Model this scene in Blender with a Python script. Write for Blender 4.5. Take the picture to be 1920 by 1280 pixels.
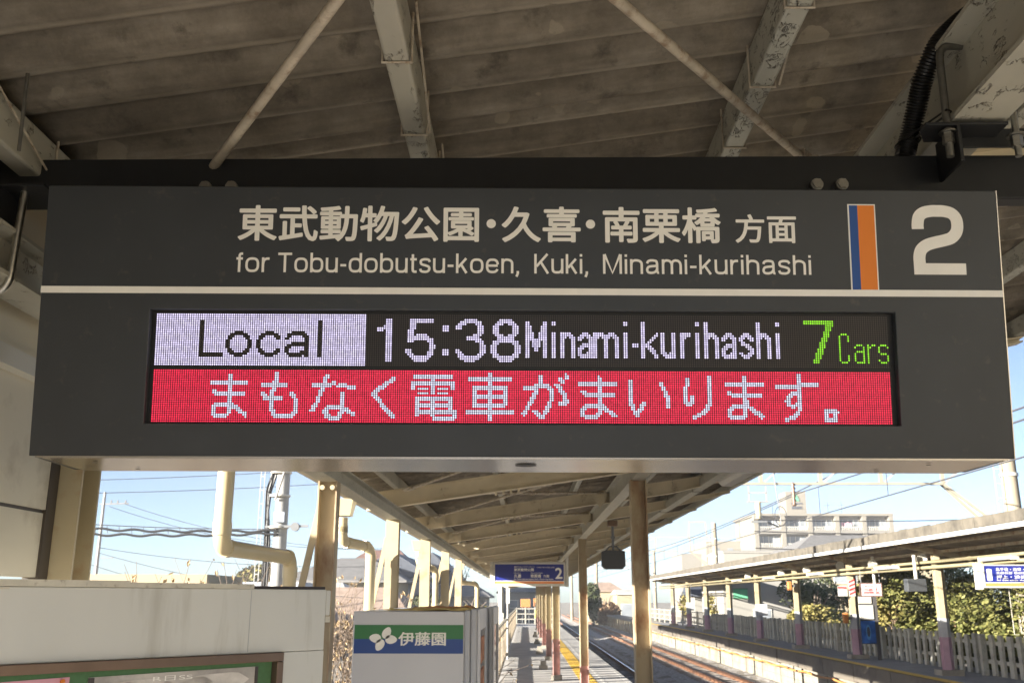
import bpy, math, random
from math import sin, cos, pi, radians, sqrt, atan2, hypot
from mathutils import Vector, Matrix

for _o in list(bpy.data.objects):
    bpy.data.objects.remove(_o)
S = bpy.context.scene
COL = S.collection

# ------------------------------------------------------------------ camera
cam = bpy.data.cameras.new('camera')
cam.sensor_width = 36.0
cam.lens = 36.0 * 1805 / 1920
cam.clip_start = 0.05
cam.clip_end = 3000
cam.dof.use_dof = True
cam.dof.focus_distance = 1.85
cam.dof.aperture_fstop = 17.0
cam_ob = bpy.data.objects.new('camera', cam)
COL.objects.link(cam_ob)
cam_ob.matrix_world = Matrix(((0.99990947, 0.0020768, 0.01329458, 0.0),
                              (0.01338033, -0.25797269, -0.96605955, 0.0),
                              (0.00142333, 0.96614998, -0.25797712, 1.9),
                              (0, 0, 0, 1)))
S.camera = cam_ob

# ------------------------------------------------------------------ sky, sun, exposure
SUN_AZ = atan2(-0.88, -0.475)          # direction to the sun seen from above
SUN_EL = radians(12.9)
world = bpy.data.worlds.new('World')
S.world = world
world.use_nodes = True
wn = world.node_tree
sky = wn.nodes.new('ShaderNodeTexSky')
sky.sky_type = 'NISHITA'
sky.sun_disc = False
sky.sun_elevation = SUN_EL
sky.sun_rotation = SUN_AZ
sky.air_density = 0.46
sky.dust_density = 0.6
sky.ozone_density = 0.6
wn.links.new(sky.outputs[0], wn.nodes['Background'].inputs[0])
wn.nodes['Background'].inputs[1].default_value = 0.05
sun = bpy.data.lights.new('sun', 'SUN')
sun.energy = 5.0
sun.angle = radians(0.5)
sun.color = (1.0, 0.94, 0.84)
sun_ob = bpy.data.objects.new('sun', sun)
COL.objects.link(sun_ob)
sd = Vector((sin(SUN_AZ) * cos(SUN_EL), cos(SUN_AZ) * cos(SUN_EL), sin(SUN_EL)))
sun_ob.rotation_euler = sd.to_track_quat('Z', 'Y').to_euler()
S.view_settings.view_transform = 'Standard'
S.view_settings.look = 'None'
S.view_settings.gamma = 1.0
S.view_settings.exposure = 2.3
S.cycles.max_bounces = 8
S.cycles.diffuse_bounces = 5
S.cycles.use_denoising = True
S.cycles.sample_clamp_indirect = 6.0

R = random.Random(7)

# ------------------------------------------------------------------ materials
MATS = {}
def _nt(name):
    m = bpy.data.materials.new(name)
    m.use_nodes = True
    nt = m.node_tree
    return m, nt, nt.nodes['Principled BSDF']

def mat(name, col, rough=0.6, metal=0.0, var=0.0, scale=6.0, bump=0.0, bscale=60.0, emit=None, estr=0.0, spec=0.5,
        stain=None, stain_amt=0.0, stain_scale=3.0, stretch=(1, 1, 1)):
    """plain surface: base colour with noise variation, optional stains and bump (object coordinates)"""
    m, nt, b = _nt(name)
    L = nt.links
    b.inputs['Roughness'].default_value = rough
    b.inputs['Metallic'].default_value = metal
    b.inputs['Specular IOR Level'].default_value = spec
    b.inputs['Base Color'].default_value = (*col, 1)
    if var or stain or bump:
        tc = nt.nodes.new('ShaderNodeTexCoord')
        mp = nt.nodes.new('ShaderNodeMapping')
        mp.inputs['Scale'].default_value = stretch
        L.new(tc.outputs['Object'], mp.inputs[0])
    last = None
    if var:
        n = nt.nodes.new('ShaderNodeTexNoise')
        n.inputs['Scale'].default_value = scale
        n.inputs['Detail'].default_value = 6
        L.new(mp.outputs[0], n.inputs['Vector'])
        r = nt.nodes.new('ShaderNodeMapRange')
        r.inputs[1].default_value = 0.3; r.inputs[2].default_value = 0.7
        r.inputs[3].default_value = 1 - var; r.inputs[4].default_value = 1 + var
        L.new(n.outputs[0], r.inputs[0])
        mx = nt.nodes.new('ShaderNodeMix'); mx.data_type = 'RGBA'; mx.blend_type = 'MULTIPLY'
        mx.inputs[0].default_value = 1.0
        mx.inputs[6].default_value = (*col, 1)
        cb = nt.nodes.new('ShaderNodeCombineColor')
        for k in range(3): L.new(r.outputs[0], cb.inputs[k])
        L.new(cb.outputs[0], mx.inputs[7])
        last = mx.outputs[2]
    if stain:
        n = nt.nodes.new('ShaderNodeTexNoise')
        n.inputs['Scale'].default_value = stain_scale
        n.inputs['Detail'].default_value = 8
        n.inputs['Roughness'].default_value = 0.65
        L.new(mp.outputs[0], n.inputs['Vector'])
        r = nt.nodes.new('ShaderNodeMapRange')
        r.inputs[1].default_value = 0.62 - 0.25 * stain_amt; r.inputs[2].default_value = 0.72
        L.new(n.outputs[0], r.inputs[0])
        mx = nt.nodes.new('ShaderNodeMix'); mx.data_type = 'RGBA'
        L.new(r.outputs[0], mx.inputs[0])
        if last is not None: L.new(last, mx.inputs[6])
        else: mx.inputs[6].default_value = (*col, 1)
        mx.inputs[7].default_value = (*stain, 1)
        last = mx.outputs[2]
    if last is not None:
        L.new(last, b.inputs['Base Color'])
    if bump:
        n = nt.nodes.new('ShaderNodeTexNoise')
        n.inputs['Scale'].default_value = bscale
        n.inputs['Detail'].default_value = 5
        L.new(mp.outputs[0], n.inputs['Vector'])
        bp = nt.nodes.new('ShaderNodeBump')
        bp.inputs['Strength'].default_value = bump
        bp.inputs['Distance'].default_value = 0.01
        L.new(n.outputs[0], bp.inputs['Height'])
        L.new(bp.outputs[0], b.inputs['Normal'])
    if emit:
        b.inputs['Emission Color'].default_value = (*emit, 1)
        b.inputs['Emission Strength'].default_value = estr
    MATS[name] = m
    return m

def peeling(name, paint, under, amt=0.5, scale=9.0, stretch=(1, 1, 1), rough=0.55):
    """old paint: chipped patches with dark lifted edges and rust underneath"""
    m, nt, b = _nt(name)
    L = nt.links; N = nt.nodes
    tc = N.new('ShaderNodeTexCoord'); mp = N.new('ShaderNodeMapping'); mp.inputs['Scale'].default_value = stretch
    L.new(tc.outputs['Object'], mp.inputs[0])
    n1 = N.new('ShaderNodeTexNoise'); n1.inputs['Scale'].default_value = scale; n1.inputs['Detail'].default_value = 9
    n1.inputs['Roughness'].default_value = 0.62; n1.inputs['Distortion'].default_value = 1.1
    L.new(mp.outputs[0], n1.inputs['Vector'])
    n2 = N.new('ShaderNodeTexNoise'); n2.inputs['Scale'].default_value = scale * 0.28; n2.inputs['Detail'].default_value = 3
    L.new(mp.outputs[0], n2.inputs['Vector'])
    add = N.new('ShaderNodeMath'); add.operation = 'MULTIPLY_ADD'; add.inputs[1].default_value = 0.55
    L.new(n2.outputs[0], add.inputs[0]); L.new(n1.outputs[0], add.inputs[2])
    t = 0.80
    dd = N.new('ShaderNodeMath'); dd.operation = 'SUBTRACT'; dd.inputs[1].default_value = t; L.new(add.outputs[0], dd.inputs[0])
    ab = N.new('ShaderNodeMath'); ab.operation = 'ABSOLUTE'; L.new(dd.outputs[0], ab.inputs[0])
    n3 = N.new('ShaderNodeTexNoise'); n3.inputs['Scale'].default_value = scale * .35; n3.inputs['Detail'].default_value = 4
    L.new(tc.outputs['Object'], n3.inputs['Vector'])
    reg = N.new('ShaderNodeMapRange'); reg.inputs[1].default_value = .64 - .22 * amt; reg.inputs[2].default_value = .69 - .22 * amt
    L.new(n3.outputs[0], reg.inputs[0])
    wd = N.new('ShaderNodeMath'); wd.operation = 'MULTIPLY'; wd.inputs[1].default_value = .011; L.new(reg.outputs[0], wd.inputs[0])
    chip = N.new('ShaderNodeMath'); chip.operation = 'LESS_THAN'; L.new(ab.outputs[0], chip.inputs[0]); L.new(wd.outputs[0], chip.inputs[1])
    edge = N.new('ShaderNodeMapRange'); edge.inputs[1].default_value = .03; edge.inputs[2].default_value = .0
    L.new(ab.outputs[0], edge.inputs[0])
    var = N.new('ShaderNodeMix'); var.data_type = 'RGBA'
    var.inputs[6].default_value = (*paint, 1)
    var.inputs[7].default_value = (paint[0] * 0.72, paint[1] * 0.74, paint[2] * 0.74, 1)
    L.new(n2.outputs[0], var.inputs[0])
    mx = N.new('ShaderNodeMix'); mx.data_type = 'RGBA'
    L.new(chip.outputs[0], mx.inputs[0]); L.new(var.outputs[2], mx.inputs[6]); mx.inputs[7].default_value = (*under, 1)
    L.new(mx.outputs[2], b.inputs['Base Color'])
    ed = N.new('ShaderNodeMath'); ed.operation = 'MULTIPLY'; L.new(edge.outputs[0], ed.inputs[0]); L.new(reg.outputs[0], ed.inputs[1])
    inv = N.new('ShaderNodeMath'); inv.operation = 'SUBTRACT'
    L.new(ed.outputs[0], inv.inputs[0]); L.new(chip.outputs[0], inv.inputs[1])
    bp = N.new('ShaderNodeBump'); bp.inputs['Strength'].default_value = 0.8; bp.inputs['Distance'].default_value = 0.004
    L.new(inv.outputs[0], bp.inputs['Height']); L.new(bp.outputs[0], b.inputs['Normal'])
    b.inputs['Roughness'].default_value = rough
    MATS[name] = m
    return m

def slate_roof(name):
    """underside of old fibre-cement sheets: brown grey with soot, damp marks and round pale blotches"""
    m, nt, b = _nt(name)
    L = nt.links; N = nt.nodes
    tc = N.new('ShaderNodeTexCoord')
    mp = N.new('ShaderNodeMapping'); L.new(tc.outputs['Object'], mp.inputs[0])
    n1 = N.new('ShaderNodeTexNoise'); n1.inputs['Scale'].default_value = 4.6; n1.inputs['Detail'].default_value = 12; n1.inputs['Roughness'].default_value = .72
    L.new(mp.outputs[0], n1.inputs['Vector'])
    cr = N.new('ShaderNodeValToRGB'); e = cr.color_ramp.elements
    e[0].position = .3; e[0].color = (.135, .115, .09, 1); e[1].position = .72; e[1].color = (.36, .32, .265, 1)
    x = e.new(.5); x.color = (.235, .205, .165, 1)
    L.new(n1.outputs[0], cr.inputs[0])
    # fine streaks along the slope
    mp2 = N.new('ShaderNodeMapping'); mp2.inputs['Scale'].default_value = (3.5, 30, 1); L.new(tc.outputs['Object'], mp2.inputs[0])
    n2 = N.new('ShaderNodeTexNoise'); n2.inputs['Scale'].default_value = 2.0; n2.inputs['Detail'].default_value = 4
    L.new(mp2.outputs[0], n2.inputs['Vector'])
    m1 = N.new('ShaderNodeMix'); m1.data_type = 'RGBA'; m1.blend_type = 'OVERLAY'; m1.inputs[0].default_value = .35
    L.new(cr.outputs[0], m1.inputs[6]); L.new(n2.outputs[0], m1.inputs[7])
    # blotches
    v = N.new('ShaderNodeTexVoronoi'); v.inputs['Scale'].default_value = 9.0
    nd = N.new('ShaderNodeTexNoise'); nd.inputs['Scale'].default_value = 14; nd.inputs['Detail'].default_value = 4
    L.new(tc.outputs['Object'], nd.inputs['Vector'])
    ad = N.new('ShaderNodeVectorMath'); ad.operation = 'MULTIPLY_ADD'; ad.inputs[1].default_value = (.06, .06, .06)
    L.new(nd.outputs[1], ad.inputs[0]); L.new(tc.outputs['Object'], ad.inputs[2])
    L.new(ad.outputs[0], v.inputs['Vector'])
    sp = N.new('ShaderNodeSeparateColor'); L.new(v.outputs['Color'], sp.inputs[0])
    rad = N.new('ShaderNodeMapRange'); rad.inputs[1].default_value = .55; rad.inputs[2].default_value = 1; rad.inputs[3].default_value = 0; rad.inputs[4].default_value = .38
    L.new(sp.outputs[0], rad.inputs[0])
    df = N.new('ShaderNodeMath'); df.operation = 'SUBTRACT'; L.new(rad.outputs[0], df.inputs[0]); L.new(v.outputs['Distance'], df.inputs[1])
    bl = N.new('ShaderNodeMapRange'); bl.inputs[1].default_value = 0; bl.inputs[2].default_value = .025; bl.inputs[4].default_value = .5
    L.new(df.outputs[0], bl.inputs[0])
    m2 = N.new('ShaderNodeMix'); m2.data_type = 'RGBA'
    L.new(bl.outputs[0], m2.inputs[0]); L.new(m1.outputs[2], m2.inputs[6]); m2.inputs[7].default_value = (.40, .35, .27, 1)
    n3 = N.new('ShaderNodeTexNoise'); n3.inputs['Scale'].default_value = 13; n3.inputs['Detail'].default_value = 10; n3.inputs['Roughness'].default_value = .68
    L.new(tc.outputs['Object'], n3.inputs['Vector'])
    dk = N.new('ShaderNodeMapRange'); dk.inputs[1].default_value = .56; dk.inputs[2].default_value = .70; dk.inputs[4].default_value = .75
    L.new(n3.outputs[0], dk.inputs[0])
    # lit lip painted pale along the bottom of every wave
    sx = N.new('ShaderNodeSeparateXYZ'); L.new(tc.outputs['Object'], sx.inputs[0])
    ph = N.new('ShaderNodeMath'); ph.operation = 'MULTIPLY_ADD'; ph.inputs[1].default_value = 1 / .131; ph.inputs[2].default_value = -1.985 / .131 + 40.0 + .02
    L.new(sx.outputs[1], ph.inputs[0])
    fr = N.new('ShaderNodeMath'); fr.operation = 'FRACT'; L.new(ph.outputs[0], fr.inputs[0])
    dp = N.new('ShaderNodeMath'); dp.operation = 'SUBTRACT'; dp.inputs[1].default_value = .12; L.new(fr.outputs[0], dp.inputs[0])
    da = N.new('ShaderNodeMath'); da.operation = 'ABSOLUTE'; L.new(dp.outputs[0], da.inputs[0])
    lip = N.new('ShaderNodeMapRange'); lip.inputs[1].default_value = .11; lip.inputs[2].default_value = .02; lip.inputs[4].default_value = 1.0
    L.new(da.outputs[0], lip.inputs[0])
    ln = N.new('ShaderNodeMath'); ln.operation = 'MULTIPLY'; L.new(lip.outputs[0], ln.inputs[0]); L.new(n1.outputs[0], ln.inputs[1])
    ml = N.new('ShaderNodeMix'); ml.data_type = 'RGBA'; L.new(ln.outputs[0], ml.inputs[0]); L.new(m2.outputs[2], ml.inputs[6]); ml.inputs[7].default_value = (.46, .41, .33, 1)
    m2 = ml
    m3 = N.new('ShaderNodeMix'); m3.data_type = 'RGBA'; L.new(dk.outputs[0], m3.inputs[0]); L.new(m2.outputs[2], m3.inputs[6]); m3.inputs[7].default_value = (.09, .078, .065, 1)
    L.new(m3.outputs[2], b.inputs['Base Color'])
    n4 = N.new('ShaderNodeTexNoise'); n4.inputs['Scale'].default_value = 90; n4.inputs['Detail'].default_value = 6
    L.new(tc.outputs['Object'], n4.inputs['Vector'])
    bp = N.new('ShaderNodeBump'); bp.inputs['Strength'].default_value = .35; bp.inputs['Distance'].default_value = .006
    L.new(n4.outputs[0], bp.inputs['Height']); L.new(bp.outputs[0], b.inputs['Normal'])
    b.inputs['Roughness'].default_value = .9
    b.inputs['Specular IOR Level'].default_value = .2
    MATS[name] = m
    return m

def leafy(name, c1, c2, rough=.6):
    m, nt, b = _nt(name)
    L = nt.links; N = nt.nodes
    g = N.new('ShaderNodeNewGeometry')
    cr = N.new('ShaderNodeValToRGB')
    cr.color_ramp.elements[0].color = (*c1, 1); cr.color_ramp.elements[1].color = (*c2, 1)
    L.new(g.outputs['Random Per Island'], cr.inputs[0])
    L.new(cr.outputs[0], b.inputs['Base Color'])
    b.inputs['Roughness'].default_value = rough
    b.inputs['Specular IOR Level'].default_value = .3
    MATS[name] = m
    return m

def glow(name, col, s):
    m = bpy.data.materials.new(name); m.use_nodes = True
    nt = m.node_tree; b = nt.nodes['Principled BSDF']
    b.inputs['Base Color'].default_value = (.02, .02, .02, 1)
    b.inputs['Roughness'].default_value = .5
    b.inputs['Emission Color'].default_value = (*col, 1)
    g = nt.nodes.new('ShaderNodeNewGeometry'); r = nt.nodes.new('ShaderNodeMapRange')      # no two diodes are quite alike
    r.inputs[3].default_value = s * .82; r.inputs[4].default_value = s * 1.15
    nt.links.new(g.outputs['Random Per Island'], r.inputs[0]); nt.links.new(r.outputs[0], b.inputs['Emission Strength'])
    MATS[name] = m
    return m

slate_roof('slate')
peeling('old_paint', (.50, .475, .40), (.12, .09, .065), .40, 60, (1, .45, 1))
peeling('old_paint_bad', (.50, .49, .43), (.06, .048, .04), .8, 70, (1, .4, 1))
peeling('cream_old', (.72, .62, .45), (.26, .16, .09), .2, 30)
mat('cream', (.40, .335, .215), .5, var=.10, scale=5, stain=(.33, .22, .12), stain_amt=.25, stain_scale=7)
mat('cream_pipe', (.50, .42, .26), .32, var=.05, scale=3)
mat('cream_rust', (.38, .31, .205), .55, var=.15, scale=4, stain=(.20, .09, .04), stain_amt=.55, stain_scale=5, stretch=(1, 1, .5))
mat('rod_paint', (.50, .44, .35), .55, var=.2, scale=20, stain=(.20, .12, .07), stain_amt=.5, stain_scale=30)
mat('board_black', (.041, .0455, .052), .42, var=.10, scale=7, stain=(.075, .072, .066), stain_amt=.1, stain_scale=26, bump=.03, bscale=900, spec=.45)
mat('channel_black', (.016, .017, .019), .45, spec=.4, var=.1, scale=30)
mat('letter_white', (.88, .86, .81), .5, var=.03, scale=30)
mat('stripe_blue', (.012, .075, .30), .5)
mat('stripe_orange', (.78, .22, .02), .5)
mat('alu', (.46, .44, .42), .22, metal=1.0, var=.06, scale=3, stretch=(.2, 30, 30))
mat('recess_black', (.006, .006, .0065), .5)
mat('led_off', (.055, .045, .043), .4)
glow('led_white', (.78, .70, 1.0), .30)
glow('led_red', (1.0, .025, .085), .28)
glow('led_pink', (.80, .80, 1.0), .29)
glow('led_green', (.36, 1.0, .03), .22)
mat('steel', (.42, .41, .38), .35, metal=1.0, var=.15, scale=60)
mat('rod_steel', (.20, .195, .175), .45, metal=.7, var=.2, scale=40)
mat('conduit', (.010, .010, .011), .34, spec=.5)
mat('hut_beige', (.55, .50, .39), .55, var=.06, scale=2.5, stain=(.28, .23, .16), stain_amt=.25, stain_scale=2)
mat('brown_trim', (.055, .043, .033), .5)
mat('white_sheet', (.60, .60, .57), .5, var=.05, scale=2, stain=(.36, .34, .29), stain_amt=.4, stain_scale=2.4, stretch=(3, 3, .35))
mat('trim_pale', (.58, .55, .47), .6, var=.1, scale=30, stain=(.2, .16, .12), stain_amt=.3, stain_scale=40)
mat('bronze', (.17, .115, .085), .38, metal=.5, var=.1, scale=20)
mat('felt_green', (.075, .165, .075), .9, var=.08, scale=120)
mat('paper_pink', (.66, .34, .42), .75, var=.04, scale=5)
mat('paper_grey', (.46, .43, .40), .6, var=.45, scale=3.2, stain=(.16, .15, .15), stain_amt=.75, stain_scale=4.5)
mat('paper_cloud', (.62, .58, .54), .6, var=.2, scale=30)
mat('ink', (.06, .05, .05), .7)
mat('vend_white', (.52, .52, .54), .35, var=.03, scale=3)
mat('vend_grey', (.38, .39, .42), .35)
mat('vend_green', (.03, .16, .05), .4)
mat('vend_blue', (.012, .05, .22), .4)
mat('vend_glass', (.10, .08, .075), .06, spec=.9)
mat('vend_goods', (.45, .22, .14), .5, var=.8, scale=14)
mat('cardboard', (.60, .28, .10), .8, var=.2, scale=20)
mat('dry_leaf', (.55, .42, .16), .8, var=.3, scale=30)
mat('platform', (.48, .46, .43), .85, var=.12, scale=2, bump=.15, bscale=80, stain=(.26, .24, .21), stain_amt=.3, stain_scale=1.2)
mat('platform_far', (.23, .23, .235), .85, var=.12, scale=2, bump=.1, bscale=60)
mat('tactile', (.62, .40, .05), .6, var=.2, scale=6, stain=(.38, .28, .09), stain_amt=.4, stain_scale=3)
mat('paving_line', (.50, .48, .44), .7, var=.1, scale=5)
mat('concrete', (.27, .245, .20), .85, var=.2, scale=1.6, stain=(.16, .13, .10), stain_amt=.5, stain_scale=1.4, bump=.2, bscale=25)
mat('concrete_lip', (.13, .11, .085), .85, var=.2, scale=1.2, stain=(.06, .05, .04), stain_amt=.6, stain_scale=1.2, bump=.2, bscale=25)
mat('block_wall', (.22, .205, .165), .85, var=.14, scale=2.2, stain=(.12, .10, .07), stain_amt=.5, stain_scale=1.6, bump=.25, bscale=10)
mat('cable_orange', (.40, .17, .04), .7, var=.2, scale=3)
mat('ballast', (.30, .28, .26), .95, var=.6, scale=9, bump=1.0, bscale=22)
mat('ground_soil', (.20, .175, .14), .95, var=.3, scale=.4)
mat('rail_rust', (.20, .095, .05), .7, var=.2, scale=6)
mat('rail_top', (.62, .63, .66), .22, metal=1.0)
mat('sleeper', (.22, .19, .16), .9, var=.2, scale=8)
mat('pink_paint', (.40, .235, .205), .5, var=.12, scale=5, stain=(.32, .14, .10), stain_amt=.3, stain_scale=6)
mat('shaded_pink_paint', (.46, .30, .36), .5, var=.1, scale=5)  # pink foot paint with bluish-purple shade mixed into its colour
mat('shade_and_plate_blue', (.44, .45, .46), .5, var=.06, scale=5)  # bluish shade for the column bands; also the name plates' own colour
mat('sign_blue', (.014, .024, .20), .35)
mat('sign_white', (.78, .76, .70), .45)
mat('sign_orange', (.70, .25, .08), .5)
mat('monitor_grey', (.05, .053, .056), .45)
mat('fence_concrete', (.33, .325, .285), .85, var=.15, scale=3, stain=(.20, .20, .17), stain_amt=.4, stain_scale=5)
mat('fence_wood', (.34, .28, .20), .8, var=.25, scale=4, stretch=(1, 1, .2))
mat('white_rail', (.34, .32, .27), .5)
mat('fascia_white', (.52, .50, .44), .45, var=.05, scale=2)
mat('roof_edge', (.105, .092, .072), .9, var=.25, scale=2, stain=(.045, .04, .032), stain_amt=.6, stain_scale=3)
mat('under_roof', (.26, .21, .16), .9, var=.3, scale=1.2)
mat('tube_cream', (.27, .23, .135), .45, var=.06, scale=2)
mat('lamp_white', (.42, .41, .38), .4)
mat('apartment', (.18, .165, .135), .8, var=.05, scale=.15)
mat('apartment_shade', (.17, .16, .14), .8, var=.05, scale=.2)
mat('window_dark', (.22, .24, .26), .12, var=.35, scale=.35)
mat('wall_white', (.25, .24, .215), .75, var=.05, scale=.4)
mat('wall_cream', (.30, .255, .17), .75, var=.06, scale=.5)
mat('wall_blue', (.36, .40, .46), .7, var=.04, scale=.5)
mat('roof_brown', (.17, .095, .075), .75, var=.25, scale=2.5)
mat('roof_tan', (.30, .22, .17), .8, var=.2, scale=2)
mat('roof_grey', (.16, .155, .15), .75, var=.15, scale=2)
mat('roof_slate', (.06, .068, .085), .6, var=.15, scale=2)
mat('pole_grey', (.30, .30, .29), .7, var=.12, scale=2)
mat('pole_concrete', (.25, .215, .155), .85, var=.15, scale=1.2)
mat('truss', (.27, .25, .20), .6, var=.1, scale=2)
mat('wire', (.06, .06, .065), .5)
mat('cable_black', (.025, .025, .027), .5)
mat('insulator', (.42, .37, .26), .3)
mat('bark', (.14, .11, .085), .9, var=.25, scale=8)
mat('twig', (.20, .155, .12), .9, var=.2, scale=8)
mat('net_green', (.10, .36, .20), .8)
mat('orange_plastic', (.42, .17, .05), .5)
mat('yellow_plastic', (.72, .66, .08), .5)
mat('red_paint', (.55, .05, .05), .5)
mat('poster_blue', (.03, .10, .32), .4, var=.8, scale=3)
mat('oval_blue', (.10, .26, .50), .4)
mat('stand_dark', (.07, .065, .065), .6)
mat('sign_pink', (.68, .46, .46), .5)
mat('grey_steel', (.16, .165, .17), .55, var=.1, scale=2)
leafy('leaf_hedge', (.070, .080, .022), (.18, .17, .055))
leafy('leaf_dark', (.05, .065, .03), (.11, .12, .055))
leafy('leaf_olive', (.12, .11, .03), (.24, .20, .07))
leafy('leaf_brown', (.16, .10, .06), (.30, .20, .12))
leafy('leaf_pod', (.36, .26, .15), (.60, .47, .30))
leafy('leaf_white', (.45, .40, .33), (.66, .60, .52))

# ------------------------------------------------------------------ mesh builder
class MB:
    def __init__(s):
        s.v = []; s.f = []; s.m = []; s.cur = 0
    def add(s, vs, fs):
        o = len(s.v); s.v.extend([tuple(p) for p in vs])
        for f in fs: s.f.append(tuple(i + o for i in f)); s.m.append(s.cur)
        return s
    def box(s, x0, x1, y0, y1, z0, z1):
        vs = [(x, y, z) for z in (z0, z1) for y in (y0, y1) for x in (x0, x1)]
        return s.add(vs, [(0, 2, 3, 1), (4, 5, 7, 6), (0, 1, 5, 4), (2, 6, 7, 3), (0, 4, 6, 2), (1, 3, 7, 5)])
    def bar(s, p, q, w, h, up=(0, 0, 1)):
        p = Vector(p); q = Vector(q); d = (q - p).normalized(); u = Vector(up)
        if abs(d.dot(u)) > .99: u = Vector((0, 1, 0))
        a = d.cross(u).normalized(); b = a.cross(d)
        vs = [e + a * i * w / 2 + b * j * h / 2 for e in (p, q) for i, j in ((-1, -1), (1, -1), (1, 1), (-1, 1))]
        return s.add(vs, [(0, 1, 2, 3), (7, 6, 5, 4), (0, 4, 5, 1), (1, 5, 6, 2), (2, 6, 7, 3), (3, 7, 4, 0)])
    def hbeam(s, p, q, b, h, tf, tw, up=(0, 0, 1)):
        p = Vector(p); q = Vector(q); d = (q - p).normalized(); u = Vector(up)
        a = d.cross(u).normalized(); n = a.cross(d)
        o = n * (h / 2 - tf / 2)
        s.bar(p + o, q + o, b, tf, up); s.bar(p - o, q - o, b, tf, up)
        return s.bar(p, q, tw, h - 2 * tf, up)
    def tube(s, pts, r, n=10, cap=True):
        pts = [Vector(p) for p in pts]; rs = r if isinstance(r, (list, tuple)) else [r] * len(pts)
        rings = []; prev = None
        for i, p in enumerate(pts):
            if i == 0: d = pts[1] - p
            elif i == len(pts) - 1: d = p - pts[i - 1]
            else: d = (pts[i + 1] - p).normalized() + (p - pts[i - 1]).normalized()
            d.normalize()
            if prev is None:
                u = Vector((0, 0, 1)) if abs(d.z) < .9 else Vector((1, 0, 0))
                a = d.cross(u).normalized()
            else:
                a = (prev - d * prev.dot(d)).normalized()
            prev = a; b = d.cross(a)
            rings.append([p + (a * cos(2 * pi * k / n) + b * sin(2 * pi * k / n)) * rs[i] for k in range(n)])
        vs = [v for rg in rings for v in rg]; fs = []
        for i in range(len(pts) - 1):
            for k in range(n):
                fs.append((i * n + k, i * n + (k + 1) % n, (i + 1) * n + (k + 1) % n, (i + 1) * n + k))
        if cap:
            fs.append(tuple(range(n))[::-1]); fs.append(tuple((len(pts) - 1) * n + k for k in range(n)))
        return s.add(vs, fs)
    def cyl(s, c, axis, r, h, n=12):
        c = Vector(c); a = Vector(axis).normalized()
        return s.tube([c - a * h / 2, c + a * h / 2], r, n)
    def prism(s, poly, p, ax, ay, depth):
        """polygon in the plane (p, ax, ay) pushed along ax x ay by depth"""
        p = Vector(p); ax = Vector(ax); ay = Vector(ay); nn = ax.cross(ay).normalized() * depth
        n = len(poly); a = [p + ax * x + ay * y for x, y in poly]
        vs = a + [v + nn for v in a]
        fs = [tuple(range(n))[::-1], tuple(range(n, 2 * n))] + [(i, (i + 1) % n, n + (i + 1) % n, n + i) for i in range(n)]
        return s.add(vs, fs)
    def quad(s, a, b, c, d):
        return s.add([a, b, c, d], [(0, 1, 2, 3)])
    def build(s, name, m, parent=None, smooth=False, bevel=0.0, kind=None, label=None):
        me = bpy.data.meshes.new(name)
        me.from_pydata(s.v, [], s.f)
        ms = m if isinstance(m, (list, tuple)) else [m]
        for k in ms: me.materials.append(MATS[k])
        if len(ms) > 1: me.polygons.foreach_set('material_index', s.m)
        if smooth: me.polygons.foreach_set('use_smooth', [True] * len(s.f))
        me.update()
        o = bpy.data.objects.new(name, me); COL.objects.link(o)
        if parent is not None: o.parent = parent
        if smooth and smooth != 'all':
            me.polygons.foreach_set('use_smooth', [True] * len(s.f))
            try: me.set_sharp_from_angle(angle=radians(40))
            except Exception: pass
        if bevel:
            bm = o.modifiers.new('bevel', 'BEVEL'); bm.width = bevel; bm.segments = 2; bm.limit_method = 'ANGLE'
        if kind: o['kind'] = kind
        if label: o['label'] = label
        return o

def thing(name, label, cat, loc=(0, 0, 0), group=None, rotz=0.0):
    o = bpy.data.objects.new(name, None); COL.objects.link(o)
    o.location = loc; o.rotation_euler = (0, 0, rotz); o.empty_display_size = .1
    o['label'] = label; o['category'] = cat
    if group: o['group'] = group
    return o

def tag(o, label, cat, group=None, kind=None):
    o['label'] = label; o['category'] = cat
    if group: o['group'] = group
    if kind: o['kind'] = kind
    return o

def copy_tree(o, parent=None):
    c = o.copy(); COL.objects.link(c); c.parent = parent
    for ch in list(o.children): copy_tree(ch, c)
    return c

def struct(o):
    o['kind'] = 'structure'; return o

def glyphs(s, offset=0.0, shear=0.0):
    c = bpy.data.curves.new('text', 'FONT'); c.body = s; c.size = 1; c.offset = offset; c.resolution_u = 5
    o = bpy.data.objects.new('text', c); COL.objects.link(o)
    dg = bpy.context.evaluated_depsgraph_get()
    me = bpy.data.meshes.new_from_object(o.evaluated_get(dg))
    vs = [(v.co.x, v.co.y) for v in me.vertices]; fs = [tuple(p.vertices) for p in me.polygons]
    bpy.data.objects.remove(o); bpy.data.curves.remove(c); bpy.data.meshes.remove(me)
    return vs, fs

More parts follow.
